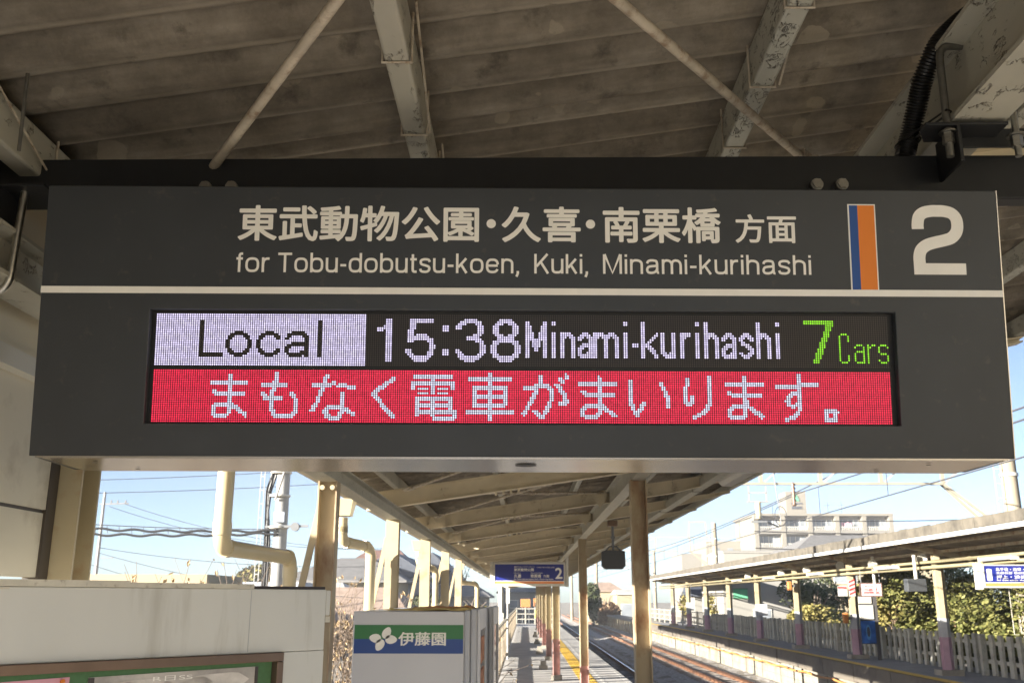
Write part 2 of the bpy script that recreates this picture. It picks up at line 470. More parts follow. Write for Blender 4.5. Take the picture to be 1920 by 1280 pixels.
def lettering(name, s, m, parent, p, ax, az, x0, x1, z0, z1, offset=.01, baseline=False):
    """letters fitted into [x0,x1] x [z0,z1] of the plane p + ax*x + az*z; returns the object"""
    vs, fs = glyphs(s, 0.0)
    a, b = min(v[0] for v in vs), max(v[0] for v in vs)
    c, d = (0.0 if baseline else min(v[1] for v in vs)), max(v[1] for v in vs)
    p = Vector(p); ax = Vector(ax); az = Vector(az)
    mb = MB(); out = ax.cross(az)
    kx, kz = (x1 - x0) / (b - a), (z1 - z0) / (d - c)
    if offset:                      # heavier weight: the outline stacked with small shifts, each a hair prouder
        x0 += offset * kx; x1 -= offset * kx; z0 += offset * kz * (not baseline); z1 -= offset * kz
        sh = [(0, 0)] + [(cos(k * pi / 4) * offset, sin(k * pi / 4) * offset) for k in range(8)]
    else: sh = [(0, 0)]
    for i, (sx, sz) in enumerate(sh):
      o_ = out * (-.00005 * i)
      mb.add([o_ + ax * sx * kx + az * sz * kz + p + ax * (x0 + (v[0] - a) / (b - a) * (x1 - x0)) + az * (z0 + (v[1] - c) / (d - c) * (z1 - z0)) for v in vs], fs)
    return mb.build(name, m, parent)

# ================================================================== GROUND, PLATFORMS, TRACKS
PY0, PY1 = -30.0, 80.0
ZG = -1.32                      # ballast level
mb = MB(); mb.box(-400, 400, -200, 900, ZG - .6, ZG - .02)
struct(mb.build('ground', 'ground_soil'))
# near platform: a wide front part and a narrow far part
mb = MB()
mb.box(-1.5, 2.40, PY0, 12.0, -.25, 0); mb.box(-.80, 2.40, 12.0, PY1, -.25, 0)
struct(mb.build('platform_floor', 'platform'))
mb = MB(); mb.box(-1.4, 2.33, PY0, 12.0, ZG - .1, -.25); mb.box(-.7, 2.33, 12.0, PY1, ZG - .1, -.25)
struct(mb.build('platform_base', 'concrete'))
mb = MB(); mb.box(2.40, 2.51, PY0, PY1, -.22, .002)
struct(mb.build('platform_edge', 'paving_line'))
mb = MB()
k = PY0
while k < PY1 - .4:
    mb.box(1.31, 1.695, k + .006, k + .394, .0, .006)
    for i in range(6):
        for j in (range(6) if 8 < k < 40 else ()):
            mb.box(1.34 + i * .0565, 1.365 + i * .0565, k + .03 + j * .0565, k + .055 + j * .0565, .006, .010)
    k += .4
struct(mb.build('tactile_paving', 'tactile'))
mb = MB(); mb.box(1.84, 1.92, 13.0, PY1, .0, .004)
struct(mb.build('paving_line', 'paving_line'))

# ballast, a rolling bed of stones
mb = MB()
NX, NY = 36, 330
vs = []
for j in range(NY + 1):
    y = 4 + (j / NY) ** 1.6 * 190
    for i in range(NX + 1):
        x = 2.3 + i / NX * 7.9
        c = min(abs(x - 4.07), abs(x - 7.8))
        z = ZG + .13 * max(0, 1 - max(0, c - .9) / .7) - .02 + R.uniform(-.028, .028)
        vs.append((x + R.uniform(-.05, .05), y, z))
mb.add(vs, [(j * (NX + 1) + i, j * (NX + 1) + i + 1, (j + 1) * (NX + 1) + i + 1, (j + 1) * (NX + 1) + i) for j in range(NY) for i in range(NX)])
struct(mb.build('ballast', 'ballast'))

def railway(cx, label, topm):
    t = thing('railway_track', label, 'railway track', (cx, 60, ZG), 'railway tracks between the platforms')
    for sx in (-.5335, .5335):
        m = MB()
        m.box(sx - .062, sx + .062, -56, 140, .13, .145); m.box(sx - .012, sx + .012, -56, 140, .145, .235)
        m.box(sx - .034, sx + .034, -56, 140, .235, .272)
        o = m.build('rail', 'rail_rust', t)
        m = MB(); m.box(sx - .030, sx + .030, -56, 140, .272, .276)
        m.build('rail_head', topm, o)
    m = MB(); y = -55.5
    while y < 120:
        m.box(-1.02, 1.02, y - .11, y + .11, .02, .13); y += .62
    m.build('sleepers', 'sleeper', t)['kind'] = 'stuff'
    return t
railway(4.07, 'near railway track lying in shade with one pale shining rail beside the platform', 'rail_top')
railway(7.8, 'sunlit railway track with rust orange rails below the opposite platform wall', 'rail_rust')

OPP = []                        # laid out on a plain grid, then moved to its place as one
# opposite platform
OY0, OY1 = 8.0, 78.0
mb = MB(); mb.box(9.75, 12.6, OY0, OY1, -.1, 0)
OPP.append(mb.build('opposite_platform_floor', 'platform_far'))
mb = MB(); mb.box(9.78, 12.6, OY0, OY1, ZG - .2, -.55)
OPP.append(mb.build('opposite_platform_wall', 'block_wall'))
# masonry joints and concrete posts standing slightly out of the wall
mb = MB(); y = 14.0
while y < OY1:
    mb.box(9.765, 9.79, y, y + .05, ZG, -.55); y += 2.9
for z in (-.78, -1.02): mb.box(9.775, 9.79, OY0, OY1, z, z + .012)
OPP.append(mb.build('opposite_platform_joints', 'concrete_lip'))
# overhanging edge slabs, each a little off its neighbour
mb = MB(); y = OY0
while y < OY1:
    o = R.uniform(-.03, .03); h = R.uniform(-.02, .015)
    mb.box(9.60 + o, 9.80, y + .012, min(OY1, y + 2.9) - .012, -.52 + h, -.02 + h * .3)
    y += 2.9
OPP.append(mb.build('opposite_platform_edge', 'concrete_lip'))
mb = MB(); mb.box(9.62, 9.80, OY0, OY1, -.005, .004); mb.box(9.80, 9.90, OY0, OY1, -.005, .005)
OPP.append(mb.build('opposite_yellow_line', 'tactile'))
# far wooden tail of that platform on posts
t = thing('platform_extension', 'low timber platform end carried on dark posts beyond the stone platform', 'platform end', (10.15, 104, ZG))
m = MB(); m.box(-.1, 1.6, -17.9, 24, 1.12, 1.32); m.build('deck', 'concrete', t)
for k in range(16):
    m = MB(); m.box(0, .2, -17 + k * 2.6, -16.8 + k * 2.6, 0, 1.12); m.build('post', 'cream_rust', t)

def strand(pts, r, sag=0, n=14):
    """points of a wire hung between two ends"""
    a, b = Vector(pts[0]), Vector(pts[-1])
    return [a.lerp(b, i / n) - Vector((0, 0, sag * 4 * (i / n) * (1 - i / n))) for i in range(n + 1)]

# power cable hung along the wall on brackets
m = MB(); pts = []; y = 10.0
while y < OY1:
    for q in range(5): pts.append((9.56 + R.uniform(-.01, .01), y + q * .58, -.60 - .05 * sin(pi * q / 5) + R.uniform(-.006, .006)))
    y += 2.9
m.tube(pts, .035, 6)
OPPT = []
OPPT.append(m.build('power_cable', 'cable_orange', smooth=True)); tag(OPPT[-1], 'orange cable strung along the stone wall of the opposite platform', 'cable')

# ================================================================== CANOPY OVER THE NEAR PLATFORM
SL = .146
def zr(x): return 2.727 + SL * (x + 1.03)          # rafter top
XL, XR = -1.03, .885
ZLB, ZRB = 2.493, 2.80                              # undersides of the two long beams
SY = 2.5453
can = thing('platform_canopy', 'old cream steel canopy with brown corrugated roof sheets over this platform', 'canopy', (0, 0, 0))
CY0, CY1 = -1.3, 70.0
# corrugated sheets; each sheet is 13 waves wide and laps under the next, leaving a dark step
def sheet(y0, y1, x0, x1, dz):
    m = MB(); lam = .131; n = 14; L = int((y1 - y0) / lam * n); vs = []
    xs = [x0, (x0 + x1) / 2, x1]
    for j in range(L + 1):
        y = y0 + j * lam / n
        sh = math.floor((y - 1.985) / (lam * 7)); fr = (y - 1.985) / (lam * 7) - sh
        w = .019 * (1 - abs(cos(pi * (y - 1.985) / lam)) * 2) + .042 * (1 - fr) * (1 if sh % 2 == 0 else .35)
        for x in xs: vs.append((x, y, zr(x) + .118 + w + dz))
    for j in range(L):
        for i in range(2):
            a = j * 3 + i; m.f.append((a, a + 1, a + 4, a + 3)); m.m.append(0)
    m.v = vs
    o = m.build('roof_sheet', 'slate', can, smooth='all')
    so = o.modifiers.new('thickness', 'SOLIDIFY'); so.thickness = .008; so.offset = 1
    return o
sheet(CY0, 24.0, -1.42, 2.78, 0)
def sheet_far(y0, y1):
    return sheet(y0, y1, -1.42, 2.78, 0)
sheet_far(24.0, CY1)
# long beams
m = MB(); m.hbeam((XL, CY0, ZLB + .0485), (XL, 45, ZLB + .0485), .09, .097, .008, .006); m.build('eave_beam', 'old_paint', can)
m = MB(); m.hbeam((XR, CY0, ZRB + .0915), (XR, CY1, ZRB + .0915), .1045, .183, .010, .008); m.build('main_beam', 'old_paint', can)
# purlins (lipped channels on top of the rafters) with the hook clips of the roof sheets
for x in (-1.012, -.232, .507, 1.245, 1.98, 2.66):
    m = MB()
    z = zr(x) + .002
    m.bar((x, CY0, z + .047), (x, CY1, z + .047), .046, .094)
    w = '' if x < .3 else '_bad'
    o = m.build('purlin', 'old_paint' + w, can, bevel=.006)
    if x > 1: continue
    y = 1.275; k = 0
    while y < 5:
        c = MB()
        c.tube([(x - .027, y, z + .10), (x - .027, y, z - .003), (x + .027, y, z - .003), (x + .027, y, z + .10)], .0028, 6)
        if k % 2: c.tube([(x + .034, y - .02, z + .11), (x + .034, y + .28, z - .0)], .0025, 5)
        c.build('hook_clip', 'rod_paint', o); k += 1
        y += .285
# rafters
RY = [2.33 if k == 0 else 2.53 + SY * k for k in range(-1, 18)]
RY[1] = 2.36
far_y = [2.53 + SY * k for k in range(18, 27)]
def rafter(y, x0=-1.25, x1=1.55):
    m = MB()
    z = lambda x: zr(x) - .0675
    m.hbeam((x0, y, z(x0)), (x1, y, z(x1)), .075, .135, .008, .006)
    ax = Vector((1, 0, SL)); zt = zr(x1)
    m.prism([(0, -.135), (1.13, -.03), (1.13, -.008), (0, -.008)], (x1, y + .003, zt), (1, 0, SL), (0, 0, 1), .006)
    m.bar((x1, y, zt - .131), (x1 + 1.13, y, zr(x1 + 1.13) - .026), .075, .008); m.bar((x1, y, zt - .004), (x1 + 1.13, y, zr(x1 + 1.13) - .004), .075, .008)
    o = m.build('rafter', 'cream_old', can)
    if y > 4:
        p = MB(); xc = -.14
        ax = Vector((1, 0, SL)).normalized(); az = Vector((-SL, 0, 1)).normalized()
        p.prism([(-.13, -.034), (.13, -.034), (.13, .034), (-.13, .034)], Vector((xc, y - .004, z(xc))), ax, az, .006)
        for bx in (-.095, -.035, .035, .095):
            p.cyl(Vector((xc, y - .0165, z(xc))) + ax * bx, (0, 1, 0), .013, .021, 8)
        p.build('splice_plate', 'cream_old', o)
        if y < 20:
            for bx in (-.09, -.03, .03, .09):
                b = MB(); b.cyl(Vector((xc, y - .02, z(xc) - .078)) + ax * bx, (0, 0, 1), .009, .035, 8); b.build('bolt', 'cream_old', o)
    return o
for y in RY + far_y: rafter(y)
# gussets where the plain rafters meet the main beam, and stiffened plates on the eave side
for k, y in enumerate(RY[1:12]):
    if k % 3 != 2:
        m = MB()
        m.prism([(-.14, .06), (.02, .07), (.02, -.01), (-.05, -.10), (-.14, .0)], (XR - .055, y - .045, zr(XR) - .09), (1, 0, 0), (0, 0, 1), .008)
        for bx in (-.10, -.04): m.cyl((XR - .055 + bx, y - .058, zr(XR) - .05), (0, 1, 0), .012, .02, 8)
        m.build('gusset', 'cream_old', can)
        if k > 0:
            m = MB()
            m.prism([(-.01, .045), (.15, .065), (.15, -.05), (-.01, -.075)], (XL + .05, y - .045, zr(XL) - .055), (1, 0, 0), (0, 0, 1), .008)
            for bx in (.04, .10): m.cyl((XL + .05 + bx, y - .058, zr(XL) - .05), (0, 1, 0), .014, .02, 8)
            m.build('gusset', 'cream_old', can)
# diagonal tie rods in the roof plane, crossing in every bay
def zb(x): return zr(x) - .03
def rod(x0, y0, x1, y1, r=.0115):
    p, q = Vector((x0, y0, zb(x0))), Vector((x1, y1, zb(x1)))
    m = MB(); m.tube([p, q], r, 10)
    o = m.build('tie_rod', 'rod_paint', can, smooth=True)
    s = MB(); d = (q - p).normalized(); c = p.lerp(q, .62)
    s.tube([c - d * .10, c + d * .10], r * 1.45, 8); s.tube([c - d * .14, c - d * .10], r * 1.9, 6); s.tube([c + d * .10, c + d * .14], r * 1.9, 6)
    s.build('turnbuckle', 'rod_paint', o)
    for a, sg in ((p, 1), (q, -1)):
        e = MB(); e.bar(a + d * sg * .015, a + d * sg * .10, .07, .008)
        e.bar(a + d * sg * .05, a + d * sg * .13, .03, .03)
        e.build('end_plate', 'rod_paint', o)
    return o
ys = [-.09, 2.25] + RY[2:11]
rod(-.985, 2.30, .78, -.21, .0098); rod(.745, 2.27, -.93, -.16, .0098)
for a, b in zip(ys[1:-1], ys[2:]):
    rod(-.93, a + .12, .80, b - .10); rod(-.93, b - .12, .80, a + .10)
# columns, each a rolled H with its web or flange to the walkway
def column(x, y, z1, paint_top=0.0, web=True, far=False, s=.10):
    m = MB(); h = s / 2; tf = .008 * s / .1
    if web: m.hbeam((x, y, 0), (x, y, z1), s, s, tf, .006, up=(1, 0, 0))
    else: m.hbeam((x, y, 0), (x, y, z1), s, s, tf, .006, up=(0, 1, 0))
    o = m.build('column', 'cream_rust' if web and not far else 'cream', can)
    if paint_top:
        p = MB()
        p.box(x - h - .0025, x - h + tf + .0005, y - h - .0025, y + h + .0025, .12, paint_top); p.box(x + h - tf - .0005, x + h + .0025, y - h - .0025, y + h + .0025, .12, paint_top)
        p.box(x - h + tf + .0005, x + h - tf - .0005, y - .0055, y + .0055, .12, paint_top)
        p.build('painted_foot', 'pink_paint', o)
    f = MB(); f.box(x - .13, x + .13, y - .13, y + .13, .0, .12); f.build('footing', 'concrete', o)
    return o
column(-1.082, 2.285, ZLB, web=False)
column(XL, 5.08, ZLB)
for y in (7.62, 10.165, 12.71, 15.256): column(XL, y, ZLB, web=False)
for y in (-.02, 7.62, 15.256): column(XR, y, ZRB, .93 if y > 8 else 0, s=.125)
for k in range(6): column(.755, 24.7 + 7.8 * k, 2.80, .95, far=True, s=.175)
# flat diagonal stays outside the eave columns and bolts under the beam
for y in (5.08, 7.62, 10.165, 12.71, 15.256):
    m = MB(); m.bar((XL - .05, y + .03, 2.36), (XL - .47, y + .18, .3), .035, .012, (0, 1, 0)); m.build('stay', 'cream', can)
    if y > 6: continue
    for dx in (-.025, .028):
        m = MB(); m.cyl((XL + dx, y - .055, ZLB - .035), (0, 1, 0), .013, .018, 8); m.build('bolt', 'cream', can)
# eave gutter with hoppers and downpipes
m = MB(); m.bar((-1.37, -1.2, 2.725), (-1.37, CY1, 2.725), .10, .13); m.build('gutter', 'cream_pipe', can)
def elbow(pts, r=.055, k=6):
    """corner-rounded polyline"""
    P = [Vector(p) for p in pts]; out = [P[0]]
    for a, b, c in zip(P, P[1:], P[2:]):
        d1 = min(r, (b - a).length * .45); d2 = min(r, (c - b).length * .45)
        s, e = b + (a - b).normalized() * d1, b + (c - b).normalized() * d2
        for i in range(k + 1):
            t_ = i / k; out.append(s * (1 - t_) ** 2 + b * 2 * t_ * (1 - t_) + e * t_ ** 2)
    return out + [P[-1]]
def downpipe(pts, r, hopper=True):
    m = MB(); m.tube(elbow(pts, r * 2.1), r, 16); o = m.build('downpipe', 'cream_pipe', can, smooth=True)
    P = [Vector(p) for p in pts]
    for a, b in zip(P, P[1:]):
        d = (b - a).normalized(); L = (b - a).length
        for e in (r * 2.1, L - r * 2.1):
            if .02 < e < L - .02:
                c = MB(); c.tube([a + d * (e - .025), a + d * (e + .025)], r * 1.09, 16); c.build('pipe_socket', 'cream_pipe', o, smooth=True)
    if hopper:
        h = MB(); p0 = P[0]
        h.add([(p0.x + sx * w, p0.y + sy * w, z) for z, w in ((p0.z + .13, .085), (p0.z + .01, .06)) for sx, sy in ((-1, -1), (1, -1), (1, 1), (-1, 1))],
              [(0, 1, 2, 3), (0, 4, 5, 1), (1, 5, 6, 2), (2, 6, 7, 3), (3, 7, 4, 0), (7, 6, 5, 4)])
        h.build('hopper', 'cream_pipe', o)
    return o
downpipe([(-1.20, 3.86, 2.60), (-1.20, 3.86, 2.095), (-1.16, 4.86, 2.095), (-1.16, 4.86, -.2)], .034, False)
downpipe([(-1.33, 7.1, 2.47), (-1.33, 7.1, 2.30), (-1.17, 7.45, 2.275), (-1.17, 7.45, 0)], .038)
downpipe([(-1.33, 12.3, 2.47), (-1.33, 12.3, 2.30), (-1.14, 12.6, 2.26), (-1.14, 12.6, 0)], .038)
downpipe([(-1.33, 20.3, 2.47), (-1.33, 20.3, 2.22), (-1.0, 20.6, 2.2), (-1.0, 20.6, 0)], .045)
# eave board on the track side, with its folded gutter
m = MB(); m.bar((2.80, CY0, zr(2.8) + .12), (2.80, 24, zr(2.8) + .12), .03, .15); m.build('eave_board', 'old_paint', can)
m = MB(); m.bar((2.82, 24.1, zr(2.8) + .08), (2.82, CY1, zr(2.8) + .08), .03, .18); m.build('eave_board', 'cream_old', can)
# hangers: thin rod at the left purlin
m = MB(); m.tube([(-.93, 1.6, 2.86), (-.925, 1.6, 2.69)], .0035, 8); m.build('hanger_rod', 'rod_steel', can, smooth=True)

# cable tray along the canopy and the strip lamp under it
t = thing('cable_tray', 'long grey steel cable duct hung under the track side of the canopy', 'cable duct', (1.88, 0, 3.08))
m = MB(); m.box(-.05, .05, 4.5, 30, -.04, .045); m.build('duct', 'old_paint', t)
for y in (5.1, 7.9, 10.6, 13.2):
    m = MB(); m.tube([(-.056, y, .2), (-.056, y, -.05), (.056, y, -.05), (.056, y, .2)], .005, 6); m.build('hanger', 'rod_steel', t)
m = MB(); m.tube(elbow([(-.25, 7.6, .19), (-.02, 7.6, .20), (.0, 7.6, .04)], .08), .016, 8); m.build('flexible_pipe', 'cream_pipe', t, smooth=True)
t = thing('strip_lamp', 'long white fluorescent lamp fitting with rounded ends under the canopy edge', 'lamp', (2.02, 8.4, 3.02))
m = MB(); m.prism([(-.10, .05), (-.085, .0), (-.05, -.035), (.05, -.035), (.085, 0), (.10, .05)], (0, 1.3, 0), (1, 0, 0), (0, 0, 1), 2.6); m.build('diffuser', 'lamp_white', t, bevel=.01)
m = MB(); m.box(-.07, .07, -1.28, 1.28, .05, .09); m.build('body', 'old_paint', t)
for y in (-1, .9):
    m = MB(); m.tube([(0, y, .09), (0, y, .26)], .006, 6); m.build('hanger', 'rod_steel', t)

# ================================================================== THE DEPARTURE BOARD
exv = Vector((.99974, .0227, -.0005)).normalized()
ezd = Vector((0, .1162, -.9932)); ezd = (ezd - exv * ezd.dot(exv)).normalized()
upv = -ezd; awy = upv.cross(exv)
brd = thing('departure_board', 'dark grey hanging departure board with LED display announcing a 15:38 local train', 'departure board')
A0 = Vector((-.9, 1.672, 2.654))
brd.matrix_world = Matrix(((exv.x, awy.x, upv.x, A0.x), (exv.y, awy.y, upv.y, A0.y), (exv.z, awy.z, upv.z, A0.z), (0, 0, 0, 1)))
W_, H_ = 1.799, .508
X = Vector((1, 0, 0)); Z = Vector((0, 0, 1))
# housing: back part, wedge shaped
m = MB(); m.prism([(.022, -.0005), (.022, -H_ - .002), (.19, -H_ - .0225), (.27, .03), (.26, .03)], (.002, 0, 0), (0, 1, 0), (0, 0, 1), W_ - .004)
m.build('housing', 'channel_black', brd)
# face plate around the display opening
RX0, RX1, RZ0, RZ1 = .2045, 1.5940, -.4485, -.2365
m = MB()
out = [(0, 0), (W_, 0), (W_, -H_), (0, -H_)]; inn = [(RX0, RZ1), (RX1, RZ1), (RX1, RZ0), (RX0, RZ0)]
vs = [(x, y, z) for y in (0, .022) for lst in (out, inn) for x, z in lst]
fs = []
for i in range(4):
    j = (i + 1) % 4
    fs += [(i, 4 + i, 4 + j, j), (8 + i, 8 + j, 12 + j, 12 + i), (i, j, 8 + j, 8 + i), (4 + i, 12 + i, 12 + j, 4 + j)]
m.add(vs, fs); m.build('face_plate', 'board_black', brd, bevel=.0016)
m = MB(); m.box(RX0 - .004, RX1 + .004, .0135, .0215, RZ0 - .004, RZ1 + .004)
scr = m.build('display_screen', 'recess_black', brd)
# lettering
YF = -.0006
for s_, a, b in (('東武動物公園', .3605, .8145), ('久喜', .8570, 1.0065), ('南栗橋', 1.0485, 1.2720)):
    lettering('destination_lettering', s_, 'letter_white', brd, (0, YF, 0), X, Z, a, b, -.1060, -.0365, .020)
for x in (.8374, 1.0250):
    m = MB(); m.add([(x + .0088 * cos(k * pi / 14), YF, -.0703 + .0088 * sin(k * pi / 14)) for k in range(28)], [tuple(range(28))]); m.build('middle_dot', 'letter_white', brd)
lettering('destination_lettering', '方面', 'letter_white', brd, (0, YF, 0), X, Z, 1.2990, 1.4150, -.1050, -.0490, .016)
def ribbon(mb, pts, w, y):
    P = [Vector((a, 0, -b)) for a, b in pts]; L = []; Rr = []
    for i, p in enumerate(P):
        d = (P[min(i + 1, len(P) - 1)] - P[max(i - 1, 0)]).normalized(); n = Vector((d.z, 0, -d.x))
        L.append((p.x + n.x * w / 2, y, p.z + n.z * w / 2)); Rr.append((p.x - n.x * w / 2, y, p.z - n.z * w / 2))
    n = len(P); mb.add(L + Rr, [(i, i + 1, n + i + 1, n + i) for i in range(n - 1)])
def catmull(pts, k=6):
    P = [Vector((a, b)) for a, b in pts]; P = [P[0] * 2 - P[1]] + P + [P[-1] * 2 - P[-2]]; out = []
    for i in range(1, len(P) - 2):
        for s in range(k):
            t_ = s / k
            out.append(.5 * ((2 * P[i]) + (-P[i - 1] + P[i + 1]) * t_ + (2 * P[i - 1] - 5 * P[i] + 4 * P[i + 1] - P[i + 2]) * t_ ** 2 + (-P[i - 1] + 3 * P[i] - 3 * P[i + 1] + P[i + 2]) * t_ ** 3))
    out.append(P[-2]); return [(v.x, v.y) for v in out]
# grotesque letters drawn as even strokes (cap height 1)
def rr_(x0, x1, z0, z1, r, a=0, b=1, n=48):
    """part a..b of a rounded rectangle outline, starting at the middle of the right side, anticlockwise"""
    cx, cz, w, h = (x0 + x1) / 2, (z0 + z1) / 2, (x1 - x0) / 2, (z1 - z0) / 2; out = []
    for i in range(n + 1):
        t_ = 2 * pi * (a + (b - a) * i / n); c_, s_ = cos(t_), sin(t_); e = 2 / 2.7
        out.append((cx + w * math.copysign(abs(c_) ** e, c_), cz + h * math.copysign(abs(s_) ** e, s_)))
    return out
SW = .125; XH = .755; q = SW / 2
def bowl(w): return rr_(q, w - q, q, XH - q, .3)
GLY = {
 'f': (.36, [[(.17, 0), (.17, .78)] , catmull([(.17, .74), (.18, .86), (.24, .93), (.36, .94)])[:-1] + [(.36, .94)], [(.0, XH - q), (.36, XH - q)]]),
 'o': (.76, [bowl(.76)]),
 'r': (.42, [[(q, 0), (q, XH)], catmull([(q, .42), (.12, .60), (.24, .68), (.42, .692)])]),
 'T': (.80, [[(0, 1 - q), (.80, 1 - q)], [(.40, 0), (.40, 1 - SW)]]),
 'b': (.74, [[(q, 0), (q, 1)], rr_(q, .74 - q, q, XH - q, .3)]),
 'u': (.68, [[(q, XH), (q, .30)] + catmull([(q, .30), (.09, .14), (.20, .07), (.32, q), (.46, .075), (.58, .16), (.68 - q, .30)]), [(.68 - q, XH), (.68 - q, 0)]]),
 '-': (.34, [[(0, .37), (.34, .37)]]),
 'd': (.74, [[(.74 - q, 0), (.74 - q, 1)], rr_(q, .74 - q, q, XH - q, .3)]),
 't': (.38, [[(.15, 1 - .05), (.15, .20)] + catmull([(.15, .20), (.17, .10), (.24, q), (.38, q)]), [(0, XH - q), (.38, XH - q)]]),
 's': (.64, [catmull([(.60, .56), (.54, .66), (.42, .692), (.26, .692), (.12, .65), (.075, .56), (.11, .46), (.24, .41), (.42, .365), (.54, .31), (.575, .21), (.52, .11), (.40, q), (.24, q), (.10, .10), (.045, .21)])]),
 'k': (.66, [[(q, 0), (q, 1)], [(q * 2, .30), (.58, XH)], [(.27, .46), (.60, 0)]]),
 'e': (.74, [[(q, .39), (.74 - q, .39)], rr_(q, .74 - q, q, XH - q, .3, 0.02, .93)]),
 'n': (.68, [[(q, 0), (q, XH)], catmull([(q, .46), (.10, .61), (.22, .685), (.36, .694), (.50, .66), (.60, .57), (.68 - q, .44)]) + [(.68 - q, 0)]]),
 ',': (.16, [[(.11, .12), (.11, 0), (.03, -.17)]]),
 'K': (.84, [[(q, 0), (q, 1)], [(SW, .36), (.76, 1)], [(.36, .60), (.79, 0)]]),
 'i': (.13, [[(q, 0), (q, XH)], [(q, .87), (q, 1)]]),
 'M': (1.0, [[(q, 0), (q, 1)], [(1 - q, 0), (1 - q, 1)], [(q + .02, 1), (.5, .04), (1 - q - .02, 1)]]),
 'm': (1.06, [[(q, 0), (q, XH)], catmull([(q, .46), (.09, .61), (.19, .685), (.30, .694), (.42, .66), (.50, .57), (.53, .44)]) + [(.53, 0)], catmull([(.53, .46), (.56, .61), (.66, .685), (.77, .694), (.89, .66), (.97, .57), (1.06 - q, .44)]) + [(1.06 - q, 0)]]),
 'a': (.70, [catmull([(.07, .54), (.12, .64), (.24, .692), (.42, .692), (.56, .65), (.60, .52)]) + [(.60, .16), (.64, q), (.70, q)], catmull([(.60, .43), (.46, .41), (.28, .395), (.13, .35), (.07, .22), (.12, .10), (.26, q), (.42, .08), (.54, .15), (.60, .26)])]),
 'h': (.68, [[(q, 0), (q, 1)], catmull([(q, .46), (.10, .61), (.22, .685), (.36, .694), (.50, .66), (.60, .57), (.68 - q, .44)]) + [(.68 - q, 0)]]),
}
def grotesque(s, x0, x1, zb, cap, gap=.155):
    x = 0; items = []
    for ch_ in s:
        w, st = GLY[ch_]; items.append((x, st)); x += w + gap
    tot = x - gap; kx = (x1 - x0) / tot; m = MB(); i = 0
    for ox, st in items:
        for k_, pl in enumerate(st):
            ribbon(m, [(x0 + (ox + a) * kx, -(zb + b * cap)) for a, b in pl], SW * cap, YF - .00005 * k_)
    return m.build('romanised_lettering', 'letter_white', brd)
for w_, a, b in (('for', .3605, .4225), ('Tobu-dobutsu-koen,', .4385, .8895), ('Kuki,', .9190, 1.0190), ('Minami-kurihashi', 1.0480, 1.4400)):
    grotesque(w_, a, b, -.1658, .0375)
TWO = catmull([(1.6458, .0765), (1.6459, .066), (1.649, .0525), (1.658, .0445), (1.672, .0412), (1.684, .0409), (1.697, .0414), (1.711, .0455), (1.7195, .0555), (1.7212, .070), (1.718, .083), (1.708, .0935), (1.693, .0985), (1.676, .1025), (1.661, .1075), (1.650, .1165), (1.6458, .129), (1.6456, .1425)])
m = MB(); ribbon(m, TWO, .0228, YF)
m.quad((1.6342, YF, -.1425), (1.7330, YF, -.1425), (1.7330, YF, -.1643), (1.6342, YF, -.1643))
m.build('platform_number', 'letter_white', brd)
# line colours and divider
m = MB(); m.box(1.5138, 1.5663, -.0007, .0003, -.1937, -.0285); o = m.build('colour_stripe', 'letter_white', brd)
m = MB(); m.box(1.5165, 1.5323, -.0012, -.0005, -.1937, -.0310); m.build('blue_stripe', 'stripe_blue', o)
m = MB(); m.box(1.5323, 1.5640, -.0012, -.0005, -.1937, -.0310); m.build('orange_stripe', 'stripe_orange', o)
m = MB(); m.box(.0, W_, -.0010, .0003, -.2066, -.1940); m.build('divider_line', 'letter_white', brd)
